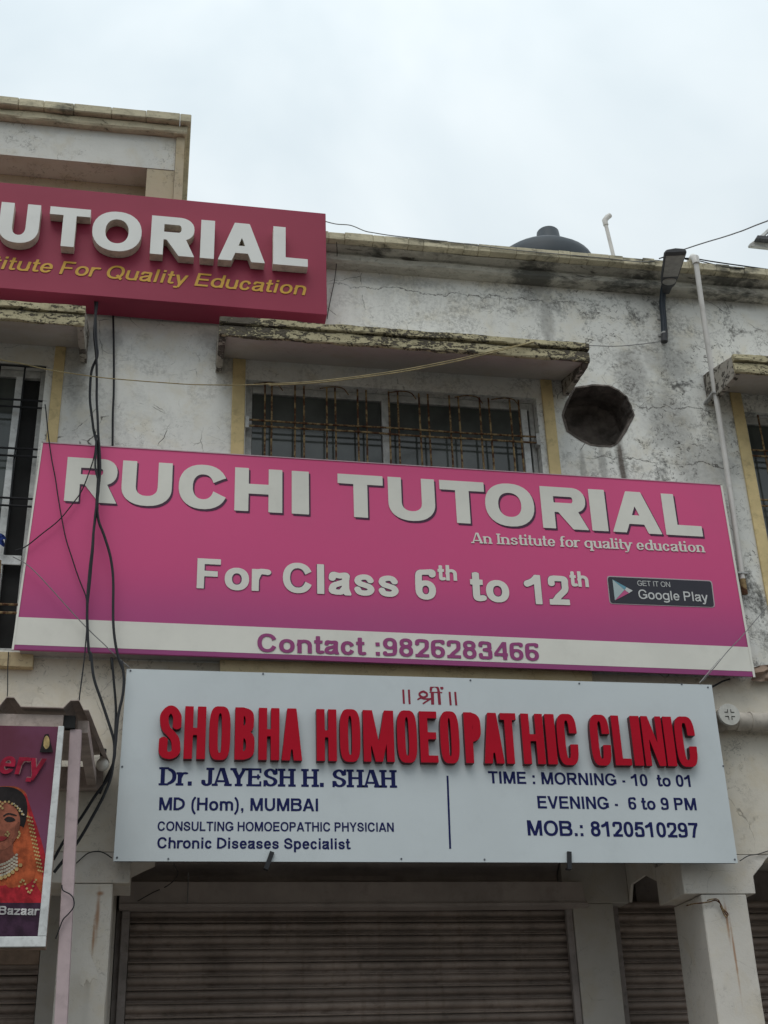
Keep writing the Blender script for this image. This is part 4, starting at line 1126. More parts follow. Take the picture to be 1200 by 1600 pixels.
line('CONSULTING HOMOEOPATHIC PHYSICIAN', 'lettering', M['navy'], (246, 1298), (615.5, 1299.5), (246, 1283.3), VY, CS, t=.195, h=.165)
line('Chronic Diseases Specialist', 'lettering', M['navy'], (245.4, 1325.4), (547, 1327), (245.4, 1308), VY, CS, t=.20, h=.17)
line('TIME : MORNING - 10  to 01', 'lettering', M['navy'], (763.7, 1223.8), (1082.5, 1229.5), (763.7, 1204.8), VY, CS, **kw)
line('EVENING -  6 to 9 PM', 'lettering', M['navy'], (840.7, 1263), (1089, 1266), (840.7, 1243.5), VY, CS, **kw)
line('MOB.: 8120510297', 'lettering', M['navy'], (825, 1305.3), (1092.6, 1309), (825, 1281.5), VY, CS, **kw)
quad('divider_line', M['navy'], ((697.7, 1212), (700.7, 1212), (705, 1326), (702, 1326)), VY, CS)
# the invocation above the name: daubed strokes, drawn in a 1200 x 375 field
def glyph_strokes(strokes, W, x0, y0, k):
    g = Gl(W, x0=-.05, res=46, y0=-.05, y1=1.2)
    for pts, w in strokes:
        pp = [((x - x0) / k, (y0 - y) / k) for x, y in pts]
        if len(pp) == 1: g.a(np.hypot(g.X - pp[0][0], g.Y - pp[0][1]) - w / k / 2)
        else: g.a(g.sp(pp, w / k))
    return g.loops(.005)
st = [([(232, 130), (234, 296)], 24), ([(298, 130), (300, 297)], 24), ([(777, 148), (781, 308)], 24), ([(843, 148), (847, 309)], 24),
      ([(572, 150), (570, 300)], 36), ([(648, 145), (652, 300)], 34), ([(556, 138), (562, 100), (600, 82), (636, 100), (650, 150)], 28), ([(540, 155), (690, 157)], 12),
      ([(687, 102)], 40), ([(465, 148), (505, 168), (505, 198), (465, 217), (425, 198), (425, 168), (465, 148), (490, 158)], 24), ([(395, 245), (430, 226), (480, 236), (552, 232)], 18), ([(455, 292), (500, 262), (555, 228)], 18)]
lp = glyph_strokes(st, 3.7, 210, 300, 180)
f4 = P(600 + 210 / 7.5, 1060 + 300 / 7.5, VY); f5 = P(600 + 860 / 7.5, 1060 + 311 / 7.5, VY); ex = (f5 - f4); ex.y = 0; kx = ex.length / (650 / 180)
hv = abs((P(628, 1100, VY) - P(628, 1076, VY)).z)
eu = ex.normalized()
plate(lp, VY, VY + .0013, lambda u, v, yy: (f4.x + eu.x * u * kx, yy, f4.z + eu.z * u * kx + v * hv)).build('lettering', M['crimson'], CS)
for px, py in ((204, 1048), (411, 1053), (735, 1063), (905, 1068), (1106, 1074), (183, 1340), (263, 1342), (627, 1342), (757, 1343), (1148, 1343), (191, 1198), (1130, 1197), (1065, 1069)):
    c_ = P(px, py, CY); MB().tube([(c_.x, CY - .003, c_.z), (c_.x, CY + .002, c_.z)], .0055, 8).build('screw', M['panel_edge'], CS)
for px, rot in ((421, .35), (890.5, .08)):
    c_ = P(px, 1343, CY - .02)
    o = MB().box(-.012, .012, -.012, .0, -.05, .045).box(-.012, .012, .0005, .03, -.05, -.04).build('hook', M['black'], CS); o.location = (c_.x, CY - .003, c_.z); o.rotation_euler = (0, rot, 0)

# ------------------------------------------------------------------ wall lamp on its arm
def at(px, py, y): return P(px, py, y)


LM = thing('street_lamp', 'dark flat headed lamp on a curved arm clamped below the cornice', 'lamp', tuple(P(1038, 530, 0)))
lo = LM.location.copy()
def under(o, root, m_inv=True):
    o.parent = root; o.matrix_parent_inverse = Matrix.Translation(-root.location); return o


def arm_pts(*q): return catmull([at(*a) for a in q], 6)


under(MB().tube(arm_pts((1038, 531, -.03), (1037, 500, -.035), (1035, 475, -.045), (1037, 450, -.09), (1041, 440, -.17)), .022, 10).build('arm', M['lamparm'], None, smooth=True), LM)
under(MB().tube([at(1038, 534, -.03), at(1038, 516, -.03)], .024, 10).build('arm_socket', M['lamp'], None, smooth=True), LM)
for px, py in ((1036.5, 495), (1037.5, 521)):
    c_ = at(px, py, -.03); under(MB().tube([c_ + Vector((0, 0, -.006)), c_ + Vector((0, 0, .006))], .024, 10).build('clamp', M['steel'], None), LM)
    under(MB().box(c_.x - .035, c_.x + .035, -.008, -.001, c_.z - .008, c_.z + .008).build('clamp', M['steel'], None), LM)
# head: a tapering flat casing, lit face downwards
p0, p1 = at(1043, 446, -.17), at(1056, 393, -.62)
ax = (p1 - p0); L = ax.length; ax.normalize(); sd = Vector((1, 0, 0)); sd = (sd - ax * sd.dot(ax)).normalized(); upv = sd.cross(ax).normalized()
if upv.z < 0: upv = -upv
def head_pt(t, s, u): return p0 + ax * t * L + sd * s + upv * u
hd = MB(); secs = []
for t, w, h0, h1 in ((-.22, .026, -.014, .02), (-.02, .034, -.016, .026), (.08, .050, -.020, .034), (.26, .060, -.016, .038), (.94, .076, -.010, .030), (1.0, .068, -.004, .018)):
    ring = [head_pt(t, s * w, u) for s, u in ((-1, (h0 + h1) / 2), (-.92, h0), (0, h0 - .002), (.92, h0), (1, (h0 + h1) / 2), (.8, h1), (0, h1 + .008), (-.8, h1))]
    secs.append(len(hd.v)); hd.v += [tuple(p) for p in ring]
for a, b in zip(secs, secs[1:]): hd.f += [(a + i, a + (i + 1) % 8, b + (i + 1) % 8, b + i) for i in range(8)]
hd.f += [tuple(range(8)), tuple(secs[-1] + i for i in range(8))]
under(hd.build('housing', M['lamp'], None, bevel=.003), LM)
lz = MB(); lz.hexa([head_pt(.34, -.050, -.020), head_pt(.34, .050, -.020), head_pt(.93, .063, -.0145), head_pt(.93, -.063, -.0145), head_pt(.34, -.050, -.012), head_pt(.34, .050, -.012), head_pt(.93, .063, -.006), head_pt(.93, -.063, -.006)])
under(lz.build('lens', M['lens'], None, bevel=.003), LM)
dm = MB(); 
for k_ in range(3):
    r = (.048, .043, .022)[k_]; u = (-.019, -.026, -.031)[k_]
    dm.v += [tuple(head_pt(.20 + r / L * math.sin(w) * 1.0, r * math.cos(w), u)) for w in [2 * math.pi * i / 14 for i in range(14)]]
for k_ in range(2): dm.f += [(k_ * 14 + i, k_ * 14 + (i + 1) % 14, (k_ + 1) * 14 + (i + 1) % 14, (k_ + 1) * 14 + i) for i in range(14)]
dm.f.append(tuple(28 + i for i in range(14)))
under(dm.build('sensor_dome', M['lens'], None, smooth=True), LM)

# ------------------------------------------------------------------ pipes
PP = thing('water_pipe', 'long cream pvc pipe running down the wall from the parapet past the pink board', 'pipe')
pa, pb_, pc = at(1086.5, 404, -.25), at(1122, 640, -.12), at(1160, 905, -.05)
MB().tube(catmull([pa, at(1103, 520, -.19), pb_, at(1144, 790, -.07), pc], 6), .0185, 12).build('tube', M['pvc'], PP, smooth=True)
MB().tube([pa + Vector((0, 0, -.045)), pa + Vector((0, 0, .005)), pa + Vector((0, .03, .035)), pa + Vector((0, .09, .04))], [.025, .027, .026, .024], 12).build('elbow', M['pvc'], PP, smooth=True)
MB().tube([pa + Vector((0, .08, .04)), pa + Vector((0, .9, .05))], .0185, 10).build('tube', M['pvc'], PP, smooth=True)
MB().tube([pc, pc + Vector((0.005, 0.01, -.10))], .02, 10).build('rusty_stub', M['rust'], PP)
for t in (.45, .97):
    c_ = pb_.lerp(pc, t) if t > .5 else pa.lerp(pb_, .9)
    MB().box(c_.x - .035, c_.x + .035, c_.y - .021, -.001, c_.z - .006, c_.z + .006).build('clamp', M['steel'], PP)

DP = thing('drain_pipe', 'thick grimy drain pipe with round capped elbow beside the clinic board', 'pipe')
dc = at(1140, 1116, -.17); r_ = .056
def disc_tube(a, b, r): return MB().tube([a, b], r, 20)
dq = at(1146, 1128, -.07)
MB().tube([Vector((dc.x + .01, -.075, dc.z - .01)), Vector((dc.x + .12, -.075, dc.z - .012)), Vector((7.9, -.075, dc.z - .02))], .054, 18).build('tube', M['pvcdirty'], DP, smooth=True)
for X in (dc.x + .075, dc.x + .165): MB().tube([Vector((X, -.075, dc.z - .0115)), Vector((X + .012, -.075, dc.z - .0115))], .059, 18).build('joint_ring', M['pvcdirty'], DP, smooth=True)
disc_tube(Vector((dc.x, -.003, dc.z)), Vector((dc.x, -.145, dc.z)), .061).build('elbow', M['pvcdirty'], DP, smooth=True)
disc_tube(Vector((dc.x, -.146, dc.z)), Vector((dc.x, -.17, dc.z)), .066).build('cap', M['pvccap'], DP, smooth=True)
for a_ in range(4):
    sx_, sz_ = ((1, 1), (1, -1), (-1, 1), (-1, -1))[a_]
    MB().box(dc.x + sx_ * .02 - .011, dc.x + sx_ * .02 + .011, -.1725, -.169, dc.z + sz_ * .013 - .0018, dc.z + sz_ * .013 + .0018).build('cap_slot', M['dark'], DP)
    MB().box(dc.x + sx_ * .010 - .0018, dc.x + sx_ * .010 + .0018, -.1735, -.1726, dc.z + sz_ * .022 - .011, dc.z + sz_ * .022 + .009).build('cap_slot', M['dark'], DP)

VP = thing('vent_pipe', 'thin pale pvc vent pipe with a bent tip sticking up behind the parapet', 'pipe')
va, vb = at(958, 398, 1.0), at(946, 349, 1.0)
dv = (vb - va).normalized()
MB().tube([Vector((va.x + .02, 1.0, 6.905)) if False else va - dv * ((va.z - 6.905) / dv.z), vb], .016, 10).build('tube', M['pvc'], VP, smooth=True)
MB().tube([vb - dv * .02, vb + dv * .03, vb + dv * .05 + Vector((.03, 0, .02)), vb + dv * .055 + Vector((.055, 0, .035))], [.022, .024, .024, .022], 10).build('elbow', M['pvc'], VP, smooth=True)

# ------------------------------------------------------------------ water tank
WT = thing('water_tank', 'round black plastic water tank with domed lid behind the parapet', 'tank')
ty = 4.0; tcx = P(844, 390, ty).x; tz = P(858, 372, ty).z
rad = (P(918, 396, ty).x - P(799, 390, ty).x) / 2 * 1.36
def lathe(prof, cx, cy, seg=40):
    mb = MB(); k_ = len(prof)
    for i in range(seg):
        w = 2 * math.pi * i / seg
        for r, z in prof: mb.v.append((cx + r * math.cos(w), cy + r * math.sin(w), z))
    for i in range(seg):
        j = (i + 1) % seg
        mb.f += [(i * k_ + a, j * k_ + a, j * k_ + a + 1, i * k_ + a + 1) for a in range(k_ - 1)]
    return mb
zs = tz - .53
lathe([(0.0, 9.46), (rad, 9.47), (rad * 1.0, 9.7), (rad * .98, 9.72), (rad, 9.74), (rad, 10.0), (rad * .98, 10.02), (rad, 10.04), (rad, zs), (rad * .94, zs + .09), (rad * .8, zs + .17), (rad * .62, zs + .235), (rad * .42, zs + .285), (rad * .26, zs + .31), (.0, zs + .32)], tcx, ty).build('body', M['tank'], WT, smooth=True)
lathe([(.175, zs + .29), (.165, zs + .33), (.15, zs + .35), (.125, zs + .60), (.115, zs + .612), (0, zs + .612)], tcx + .11, ty, 28).build('lid', M['tank'], WT, smooth=True)
MB().box(tcx - rad, tcx + rad, ty - rad, ty + rad, 9.451, 9.459).build('base_pad', M['band'], WT)

# roof corner of the next building, far right
NB = thing('roof_corner', 'small grey sheet roof corner on a post above the parapet at far right', 'roof')
def shape(name, m, pts, y0, y1):
    q = [at(a, b, y0) for a, b in pts]
    return plate([[(v.x, v.z) for v in q]], y0, y1).build(name, m, NB, bevel=.004, bseg=1)
shape('fascia', M['alu'], [(1171, 381), (1182, 373), (1330, 388), (1330, 401), (1171.5, 384)], 2.2, 2.24)
shape('barge_board', M['aluwhite'], [(1184, 371), (1186, 369), (1330, 240), (1330, 250), (1190, 372)], 2.21, 2.26)
shape('gable_panel', M['band'], [(1194, 372), (1330, 254), (1330, 385)], 2.245, 2.28)
shape('gutter', M['lamp'], [(1181, 372.5), (1184, 367), (1330, 380), (1330, 387)], 2.14, 2.195)
zc_ = at(1320, 390, 2.2)
for dx in (0, .12): MB().box(zc_.x - .1 + dx, zc_.x - .05 + dx, 2.29, 2.34, 6.905, zc_.z).build('post', M['steel'], NB)

# ------------------------------------------------------------------ lean-to canopy at the left
CYF = -1.30
CN_ = thing('tin_canopy', 'brown corrugated sheet canopy on pinkish steel posts at lower left', 'canopy')
fp = [(-180, 150), (-120, 145), (-60, 140), (0, 120), (62, 56), (132, 58), (195, 145), (330, 150), (460, 155), (592, 160), (660, 92), (740, 88), (785, 178), (832, 180)]
front = [at(a / 6, 1080 + b / 6, CYF) for a, b in fp]
ex0 = front[0].x; pitch = (660 - 62) / 6
rear_e = at(171, 1192, -.04); rear = []
for i, p in enumerate(front):
    rear.append(Vector((p.x + (rear_e.x - front[-1].x), -.04, p.z + (rear_e.z - front[-1].z) + (0.0))))
# carry on to the left, out of the picture
more_f, more_r = [], []
cyc = front[3:9]
step_ = front[10].x - front[4].x
for k_ in (3, 2, 1):
    for i in range(4, 10):
        more_f.append(front[i] - Vector((step_ * k_, 0, 0))); more_r.append(rear[i] - Vector((step_ * k_, 0, 0)))
F_ = more_f + front[4:]; R2 = more_r + rear[4:]
cs = MB(); n_ = len(F_); rows_ = 5
for r in range(rows_ + 1):
    for i in range(n_):
        p = F_[i].lerp(R2[i], r / rows_); cs.v.append((p.x, p.y, p.z + noise.noise(p * 3) * .004))
for r in range(rows_ + 1):
    for i in range(n_):
        v = cs.v[r * n_ + i]; cs.v.append((v[0], v[1], v[2] + .004))
N_ = (rows_ + 1) * n_
for r in range(rows_):
    for i in range(n_ - 1):
        a = r * n_ + i; cs.f += [(a, a + 1, a + n_ + 1, a + n_), (N_ + a, N_ + a + n_, N_ + a + n_ + 1, N_ + a + 1)]
for i in range(n_ - 1): cs.f.append((i, N_ + i, N_ + i + 1, i + 1))
for r in range(rows_): a = r * n_ + n_ - 1; cs.f.append((a, N_ + a, N_ + a + n_, a + n_))
cs.build('roof_sheet', M['sheet'], CN_)
b1, b2 = at(-300, 1119, -1.25), at(100, 1119, -1.25); b3 = at(100, 1139, -1.25)
zt_, zb_ = b2.z, b3.z
MB().box(-2.0, b2.x, -1.27, -1.21, zb_, zt_).build('front_beam', M['sheet'], CN_, bevel=.003)
# open end of the box tube beside it, the hollow's shade painted black
ce = at(108, 1128, -1.25)
MB().box(b2.x + .002, b2.x + .052, -1.262, -1.22, zb_ + .002, zt_).build('tube_end', M['dark'], CN_)
pt_ = at(107.5, 1390, -1.22)
wx = .026
MB().hexa([(pt_.x - wx + d_, y_, z_) for z_, o_2 in ((.131, .06), (zb_, -.022)) for d_, y_ in ((o_2, -1.25), (o_2 + 2 * wx, -1.25), (o_2 + 2 * wx, -1.195), (o_2, -1.195))]).build('post', M['pinkpaint'], CN_, bevel=.004)
MB().box(-2.0, -1.95, -1.25, -1.2, .131, zb_ - .001).build('post', M['pinkpaint'], CN_, bevel=.004)
MB().hexa([(pt_.x - .02, -1.19, zb_ - .0), (pt_.x + .03, -1.19, zb_), (rear_e.x - .06, -.03, rear_e.z - .13), (rear_e.x - .11, -.03, rear_e.z - .13), (pt_.x - .02, -1.19, zt_), (pt_.x + .03, -1.19, zt_), (rear_e.x - .06, -.03, rear_e.z - .08), (rear_e.x - .11, -.03, rear_e.z - .08)]).build('side_rail', M['sheet'], CN_, bevel=.003)
MB().box(-2.0, rear_e.x - .03, -.065, -.006, rear_e.z - .15, rear_e.z - .03).build('wall_rail', M['sheet'], CN_, bevel=.003)
_g = [at(a, b, -.30) for a, b in ((129, 1462), (134, 1472), (142, 1494), (151, 1516), (152, 1531), (145, 1528), (141, 1537), (135, 1530), (130, 1542), (126, 1538))]
plate([[(v.x, v.z) for v in _g]], -.30, -.285).build('torn_gusset', M['pillar'], CN_)
MB().box(_g[2].x - .02, _g[2].x, -.284, -.001, _g[3].z + .0, _g[3].z + .02).build('gusset_arm', M['pillar'], CN_)
# hanging bridal poster in a pale frame
POS = thing('framed_poster', 'framed poster of a bride in orange and red veil hanging under the canopy', 'poster')
QY = -1.30
fr_o = [at(-150, 1482, QY), at(71, 1482, QY), at(99, 1150, QY), at(-120, 1150, QY)]
fr_i = [at(-140, 1463, QY), at(59, 1463, QY), at(90, 1150, QY), at(-110, 1150, QY)]
ob, it = fr_o, fr_i
MB().hexa([(ob[0].x, QY + .01, ob[0].z), (ob[1].x, QY + .01, ob[1].z), (ob[1].x, QY + .05, ob[1].z), (ob[0].x, QY + .05, ob[0].z), (ob[3].x, QY + .01, zb_ - .003), (ob[2].x, QY + .01, zb_ - .003), (ob[2].x, QY + .03, zb_ - .003), (ob[3].x, QY + .03, zb_ - .003)]).build('backing', M['brown'], POS)
zt2 = zb_ - .004
MB().hexa([(it[1].x, QY - .008, it[1].z), (ob[1].x, QY - .008, it[1].z), (ob[1].x, QY + .0095, it[1].z), (it[1].x, QY + .0095, it[1].z), (it[2].x, QY - .008, zt2), (ob[2].x, QY - .008, zt2), (ob[2].x, QY + .0095, zt2), (it[2].x, QY + .0095, zt2)]).build('frame_side', M['aluwhite'], POS, bevel=.002, bseg=1)
MB().box(ob[0].x, ob[1].x, QY - .008, QY + .0095, ob[1].z + .006, it[1].z - .001).build('frame_bottom', M['aluwhite'], POS, bevel=.002, bseg=1)
k = NT('poster_print'); _, x_, _, z_n = k.pos()
c = k.mix(k.step(z_n, it[1].z, zt2), (0.21, 0.06, 0.13), (0.11, 0.016, 0.038)); c = k.mix(k.math('MULTIPLY', k.step(k.noise(3, 4, .6), .4, .7), .4), c, (0.20, 0.06, 0.14))
M['posterbg'] = k.done(c, .5)
plate([[(it[0].x, it[0].z), (it[1].x, it[1].z), (it[2].x, zt2), (it[3].x, zt2)]], QY + .004, QY + .0095).build('print', M['posterbg'], POS)
pm = lambda n_, c_: simple('poster_' + n_, c_, .6, .38, 22, .0, .15, dirt=.25, dirtcol=(c_[0] * .4, c_[1] * .3, c_[2] * .3))
pc_ = dict(skin=pm('skin', (0.30, 0.10, 0.06)), hair=pm('hair', (0.018, 0.014, 0.014)), orange=pm('orange', (0.40, 0.085, 0.03)), red=pm('red', (0.38, 0.02, 0.03)), gold=pm('gold', (0.42, 0.30, 0.13)), pearl=pm('pearl', (0.42, 0.38, 0.30)),
           plum=pm('plum', (0.045, 0.02, 0.04)), white=pm('white', (0.55, 0.53, 0.52)), lip=pm('lip', (0.28, 0.03, 0.035)), redtxt=pm('lettering', (0.30, 0.01, 0.035)), rim=pm('rim', (0.22, 0.11, 0.11)), shade=pm('shade', (0.20, 0.065, 0.04)))
lay = [QY + .0035]
def pp(name, m, pts, smooth_=True):
    lay[0] -= .0004
    q = [P(a, b, QY) for a, b in pts]; lp = [(v.x, v.z) for v in q]
    if smooth_:
        cl = [Vector((a, b, 0)) for a, b in lp]; cl = cl + [cl[0]]; cl = catmull(cl, 4)[:-1]; lp = [(v.x, v.y) for v in cl]
    plate([lp], lay[0], lay[0] + .0003).build(name, pc_[m], POS)
# the left half of the figure lies beyond the photograph; it is mirrored about the face's middle
pp('veil', 'orange', [(-60, 1415), (66, 1415), (72, 1385), (66, 1345), (58, 1300), (46, 1258), (38, 1236), (14, 1228), (-22, 1240), (-50, 1320)])
pp('veil_edge', 'red', [(66, 1415), (75, 1410), (73, 1350), (62, 1305), (48, 1262), (40, 1240), (38, 1245), (46, 1275), (56, 1310), (64, 1350), (67, 1380)])
pp('hair', 'hair', [(-26, 1250), (-20, 1236), (0, 1229), (22, 1231), (36, 1240), (42, 1254), (42, 1275), (36, 1294), (30, 1290), (-24, 1290)])
pp('neck', 'shade', [(-14, 1300), (20, 1300), (20, 1330), (30, 1345), (-20, 1345)])
pp('face', 'skin', [(-24, 1262), (-10, 1254), (8, 1253), (24, 1262), (31, 1278), (30, 1296), (24, 1312), (12, 1324), (2, 1328), (-10, 1322), (-22, 1305)])
pp('garment', 'red', [(-60, 1415), (62, 1415), (58, 1385), (50, 1372), (36, 1366), (18, 1378), (0, 1384), (-30, 1376)])
pp('garment_shoulder', 'orange', [(20, 1345), (30, 1340), (44, 1346), (54, 1360), (50, 1376), (34, 1384), (10, 1384)])
pp('eye', 'hair', [(6, 1280), (12, 1276), (19, 1277), (24, 1281), (18, 1284), (11, 1284)]); pp('eyebrow', 'hair', [(5, 1274), (13, 1270), (25, 1273), (25, 1275), (13, 1272.5), (6, 1276)])
pp('eye', 'hair', [(-20, 1280), (-15, 1276), (-9, 1277), (-4, 1281), (-9, 1284), (-16, 1284)]); pp('eyebrow', 'hair', [(-22, 1274), (-12, 1270), (-3, 1273), (-3, 1275), (-12, 1272.5), (-21, 1276)])
pp('lips', 'lip', [(-6, 1309), (0, 1307), (6, 1307), (11, 1309), (6, 1313), (-2, 1314)])
pp('cheek_shade', 'shade', [(24, 1290), (30, 1284), (30, 1297), (25, 1310), (18, 1318), (22, 1305)])
def dots(name, m, pts, r):
    lay[0] -= .0004
    for a, b in pts:
        v = P(a, b, QY); plate([[(v.x + r * math.cos(w), v.z + r * math.sin(w)) for w in (0, 1.05, 2.1, 3.14, 4.19, 5.24)]], lay[0], lay[0] + .0003).build(name, pc_[m], POS)
dots('head_jewel', 'gold', [(-6, 1252), (0, 1253), (4, 1256), (8, 1253), (14, 1253), (19, 1256), (24, 1259), (28, 1263), (31, 1267), (35, 1272), (1, 1260), (4, 1263)], .0055)
dots('head_jewel', 'pearl', [(22, 1256), (27, 1260), (31, 1264), (34, 1268), (37, 1273)], .004)
dots('nose_ring', 'gold', [(12, 1300), (14, 1303), (12, 1306), (9, 1304)], .005)
nk = []
for row in range(4):
    for i in range(9): t = i / 8; nk.append((-4 + t * 30, 1352 + row * 4.2 - 16 * t * t + row * 1.2))
dots('necklace_pearl', 'pearl', nk, .0062)
dots('necklace_gold', 'gold', [(2, 1372), (8, 1370), (14, 1367), (20, 1363), (26, 1358), (32, 1352), (-4, 1374)], .0085)
random.seed(3)
dots('veil_trim', 'gold', [(43 + (i % 3) * 3.2 + (i // 3) * 1.22, 1276 + (i // 3) * 6.0 + (i % 3)) for i in range(45)], .0042)
dots('earring', 'gold', [(30, 1300), (31, 1303), (30, 1306), (28, 1309)], .005)
dots('veil_trim', 'gold', [(30 + i * 2.4, 1385 - 10 * math.sin(i * .7)) for i in range(12)], .005)
pp('small_emblem', 'hair', [(62, 1176), (66, 1160), (70, 1148), (76, 1147), (79, 1160), (83, 1176)], False); pp('small_emblem', 'gold', [(68, 1166), (69, 1155), (73, 1150), (77, 1155), (77, 1166), (72, 1171)])
pp('caption_band', 'plum', [(-140, 1463), (63, 1463), (67, 1411), (-138, 1411)], False)
lay[0] -= .002
f_ = frame((-3, 1429), (60, 1430), (-3, 1415.5), lay[0])
mb, _ = text_mesh('Bazaar', f_, lay[0], t=.20, h=.17, depth=.0004); mb.build('lettering', pc_['white'], POS)
for m_, tt_, dy in (('rim', .25, .0006), ('redtxt', .20, 0)):
    f_ = frame((-4, 1208), (66, 1212), (-4, 1172), lay[0] + dy)
    mb, _ = text_mesh('ery', f_, lay[0] + dy, t=tt_, h=tt_ * .85, shear=.2, depth=.0004, xh=.75); mb.build('lettering', pc_[m_], POS)

# bulb and brown sheet scraps by the post
BL = thing('light_bulb', 'round white bulb tucked under the canopy edge beside the cables', 'bulb')
bc = at(160, 1195, -.16)
lathe([(0, bc.z - .034), (.018, bc.z - .030), (.031, bc.z - .016), (.035, bc.z), (.030, bc.z + .018), (.018, bc.z + .032), (.014, bc.z + .045)], bc.x, -.16, 20).build('globe', M['bulb'], BL, smooth=True)
lathe([(0.0165, bc.z + .044), (.0165, bc.z + .085), (0, bc.z + .086)], bc.x, -.16, 12).build('holder', M['dark'], BL, smooth=True)

# rag stuffed beside the pink board at the right
RG = MB(); c0_ = at(1192, 1050, -.06); nx, ny = 16, 12
for i in range(nx + 1):
    for j in range(ny + 1):
        u, v = i / nx, j / ny
        X = c0_.x - .07 + u * .30; Z = c0_.z + .075 - v * .13 - .05 * (1 - u) ** 2 * (1 - v)
        w = noise.noise(Vector((u * 3.5 + v * 2, v * 4, 2))) * .035 + .018 * math.sin(14 * u + 9 * v + 3 * noise.noise(Vector((u * 2, v * 2, 9))))
        RG.v.append((X, -.045 + w - .02 * math.sin(math.pi * v), Z + w * .4))
for i in range(nx): RG.f += [(i * (ny + 1) + j, (i + 1) * (ny + 1) + j, (i + 1) * (ny + 1) + j + 1, i * (ny + 1) + j + 1) for j in range(ny)]
tag(RG.build('crumpled_cloth', M['brown'], None, smooth=True), 'crumpled brown plastic cloth stuffed behind the right end of the pink board', 'cloth')

BR_ = MB()
c0_ = at(6, 838, -.01)
for i in range(7):
    for j in range(6):
        u, v = i / 6, j / 5; w = noise.noise(Vector((u * 3, v * 3, 5))) * .05
        BR_.v.append((c0_.x - .045 + u * .05 + w * .4, -.02 + w, c0_.z + .03 - v * .07 - .03 * u))
for i in range(6): BR_.f += [(i * 6 + j, (i + 1) * 6 + j, (i + 1) * 6 + j + 1, i * 6 + j + 1) for j in range(5)]
tag(BR_.build('blue_rag', M['bluerag'], None, smooth=True), 'small blue rag caught in the window grille at far left', 'rag')

# ------------------------------------------------------------------ cables and wires
def cable(name, label, cat, pts, r, m, group=None, seg=6, k=6):
    q = catmull([at(*p) for p in pts], k)
    for i, v in enumerate(q):
        if 0 < i < len(q) - 1: q[i] = v + Vector((noise.noise(v * 6), noise.noise(v * 6 + Vector((3, 3, 3))) * .5, 0)) * .004
    o = MB().tube(q, r, seg).build(name, m, None, smooth=True)
    return tag(o, label, cat, group)


def c3(pts, y): return [(a / 2.5, 440 + b / 2.5, y) for a, b in pts]
def c6(pts, y): return [(a / 2.665, 1000 + b / 2.665, y) for a, b in pts]
g = 'black cables hanging down past the left end of the pink board'
cable('cable', 'thick black cable kinking left then hanging straight down in front of the letter R', 'cable',
      c3([(372, 60), (376, 230), (380, 290), (358, 350), (352, 450), (362, 560), (378, 640), (383, 760), (374, 900)], -.17) + c3([(362, 1020), (352, 1120), (341, 1250), (340, 1340), (346, 1440)], -.20) + c6([(378, 60), (390, 150), (424, 260), (462, 370), (476, 440)], -.20) + c6([(470, 520), (455, 570), (395, 650), (335, 742)], -.16) + c6([(270, 830), (222, 915)], -.14), .0085, M['black'], g)
cable('cable', 'straight black cable of the bundle crossing the letter R, curving right below it', 'cable',
      c3([(380, 80), (368, 200), (378, 330), (379, 480), (384, 600), (390, 740), (380, 860), (384, 930), (410, 1000), (436, 1100), (444, 1200), (443, 1330), (456, 1440), (478, 1510)], -.185) + c6([(506, 90), (514, 150), (510, 230), (492, 320), (482, 420), (474, 500), (462, 570), (430, 650), (380, 745), (318, 850), (225, 968)], -.215), .0085, M['black'], g)
cable('cable', 'thin black cable emerging below the pink board and joining the bundle', 'cable',
      c3([(442, 60), (443, 200), (444, 400), (441, 560), (440, 660)], -.03) + c3([(438, 900), (437, 1470)], -.02) + c6([(465, 75), (474, 170), (483, 300), (480, 420), (474, 500), (440, 580), (415, 640)], -.10), .0075, M['black'], g)
cable('cable', 'slack black cable twisting around the bundle over the letter R', 'cable',
      c3([(376, 600), (371, 720), (387, 800), (372, 900), (366, 1000), (352, 1180), (338, 1300), (344, 1400), (352, 1480)], -.20), .0065, M['black'], g)
cable('wire', 'thin dark wire swinging from the left window grille down across the pink board', 'wire',
      c3([(176, 480), (186, 580), (202, 690), (222, 800), (238, 910), (258, 1010), (285, 1090), (312, 1170), (337, 1240), (338, 1330), (332, 1440)], -.15) + c6([(345, 120), (338, 190), (330, 252)], -.16), .0038, M['black'], None, 5)
cable('wire', 'thin dark wire rising from the grille corner across the letter R', 'wire',
      c3([(60, 1050), (100, 1035), (165, 985), (237, 925), (290, 860), (320, 815), (350, 740), (368, 680), (376, 600)], -.15), .0038, M['black'], None, 5)
cable('wire', 'pale grey wire slanting over the lower left corner of the pink board', 'wire',
      c3([(50, 1075), (110, 1110), (200, 1200), (280, 1290), (345, 1360), (408, 1418), (440, 1450), (505, 1507)], -.17), .003, M['grey'], None, 5)
cable('wire', 'thin ochre wire sagging across the wall left of the middle window', 'wire',
      c3([(-60, 296), (0, 305), (90, 322), (180, 342), (300, 362), (440, 379), (600, 392), (760, 402), (930, 405)], -.30) + [(383, 601.5, -.36), (430, 599.5, -.42), (490, 596, -.47), (560, 588, -.49), (640, 576, -.50), (720, 560, -.50), (790, 544, -.49), (835, 534, -.485)], .0034, M['yellowwire'], None, 5)
cable('wire', 'second ochre wire looping under the middle sunshade edge', 'wire',
      [(420, 602, -.44), (490, 598.5, -.48), (560, 590.5, -.50), (640, 579, -.51), (720, 563, -.51), (790, 546, -.50), (828, 536, -.487)], .0036, M['yellowwire'], None, 5)
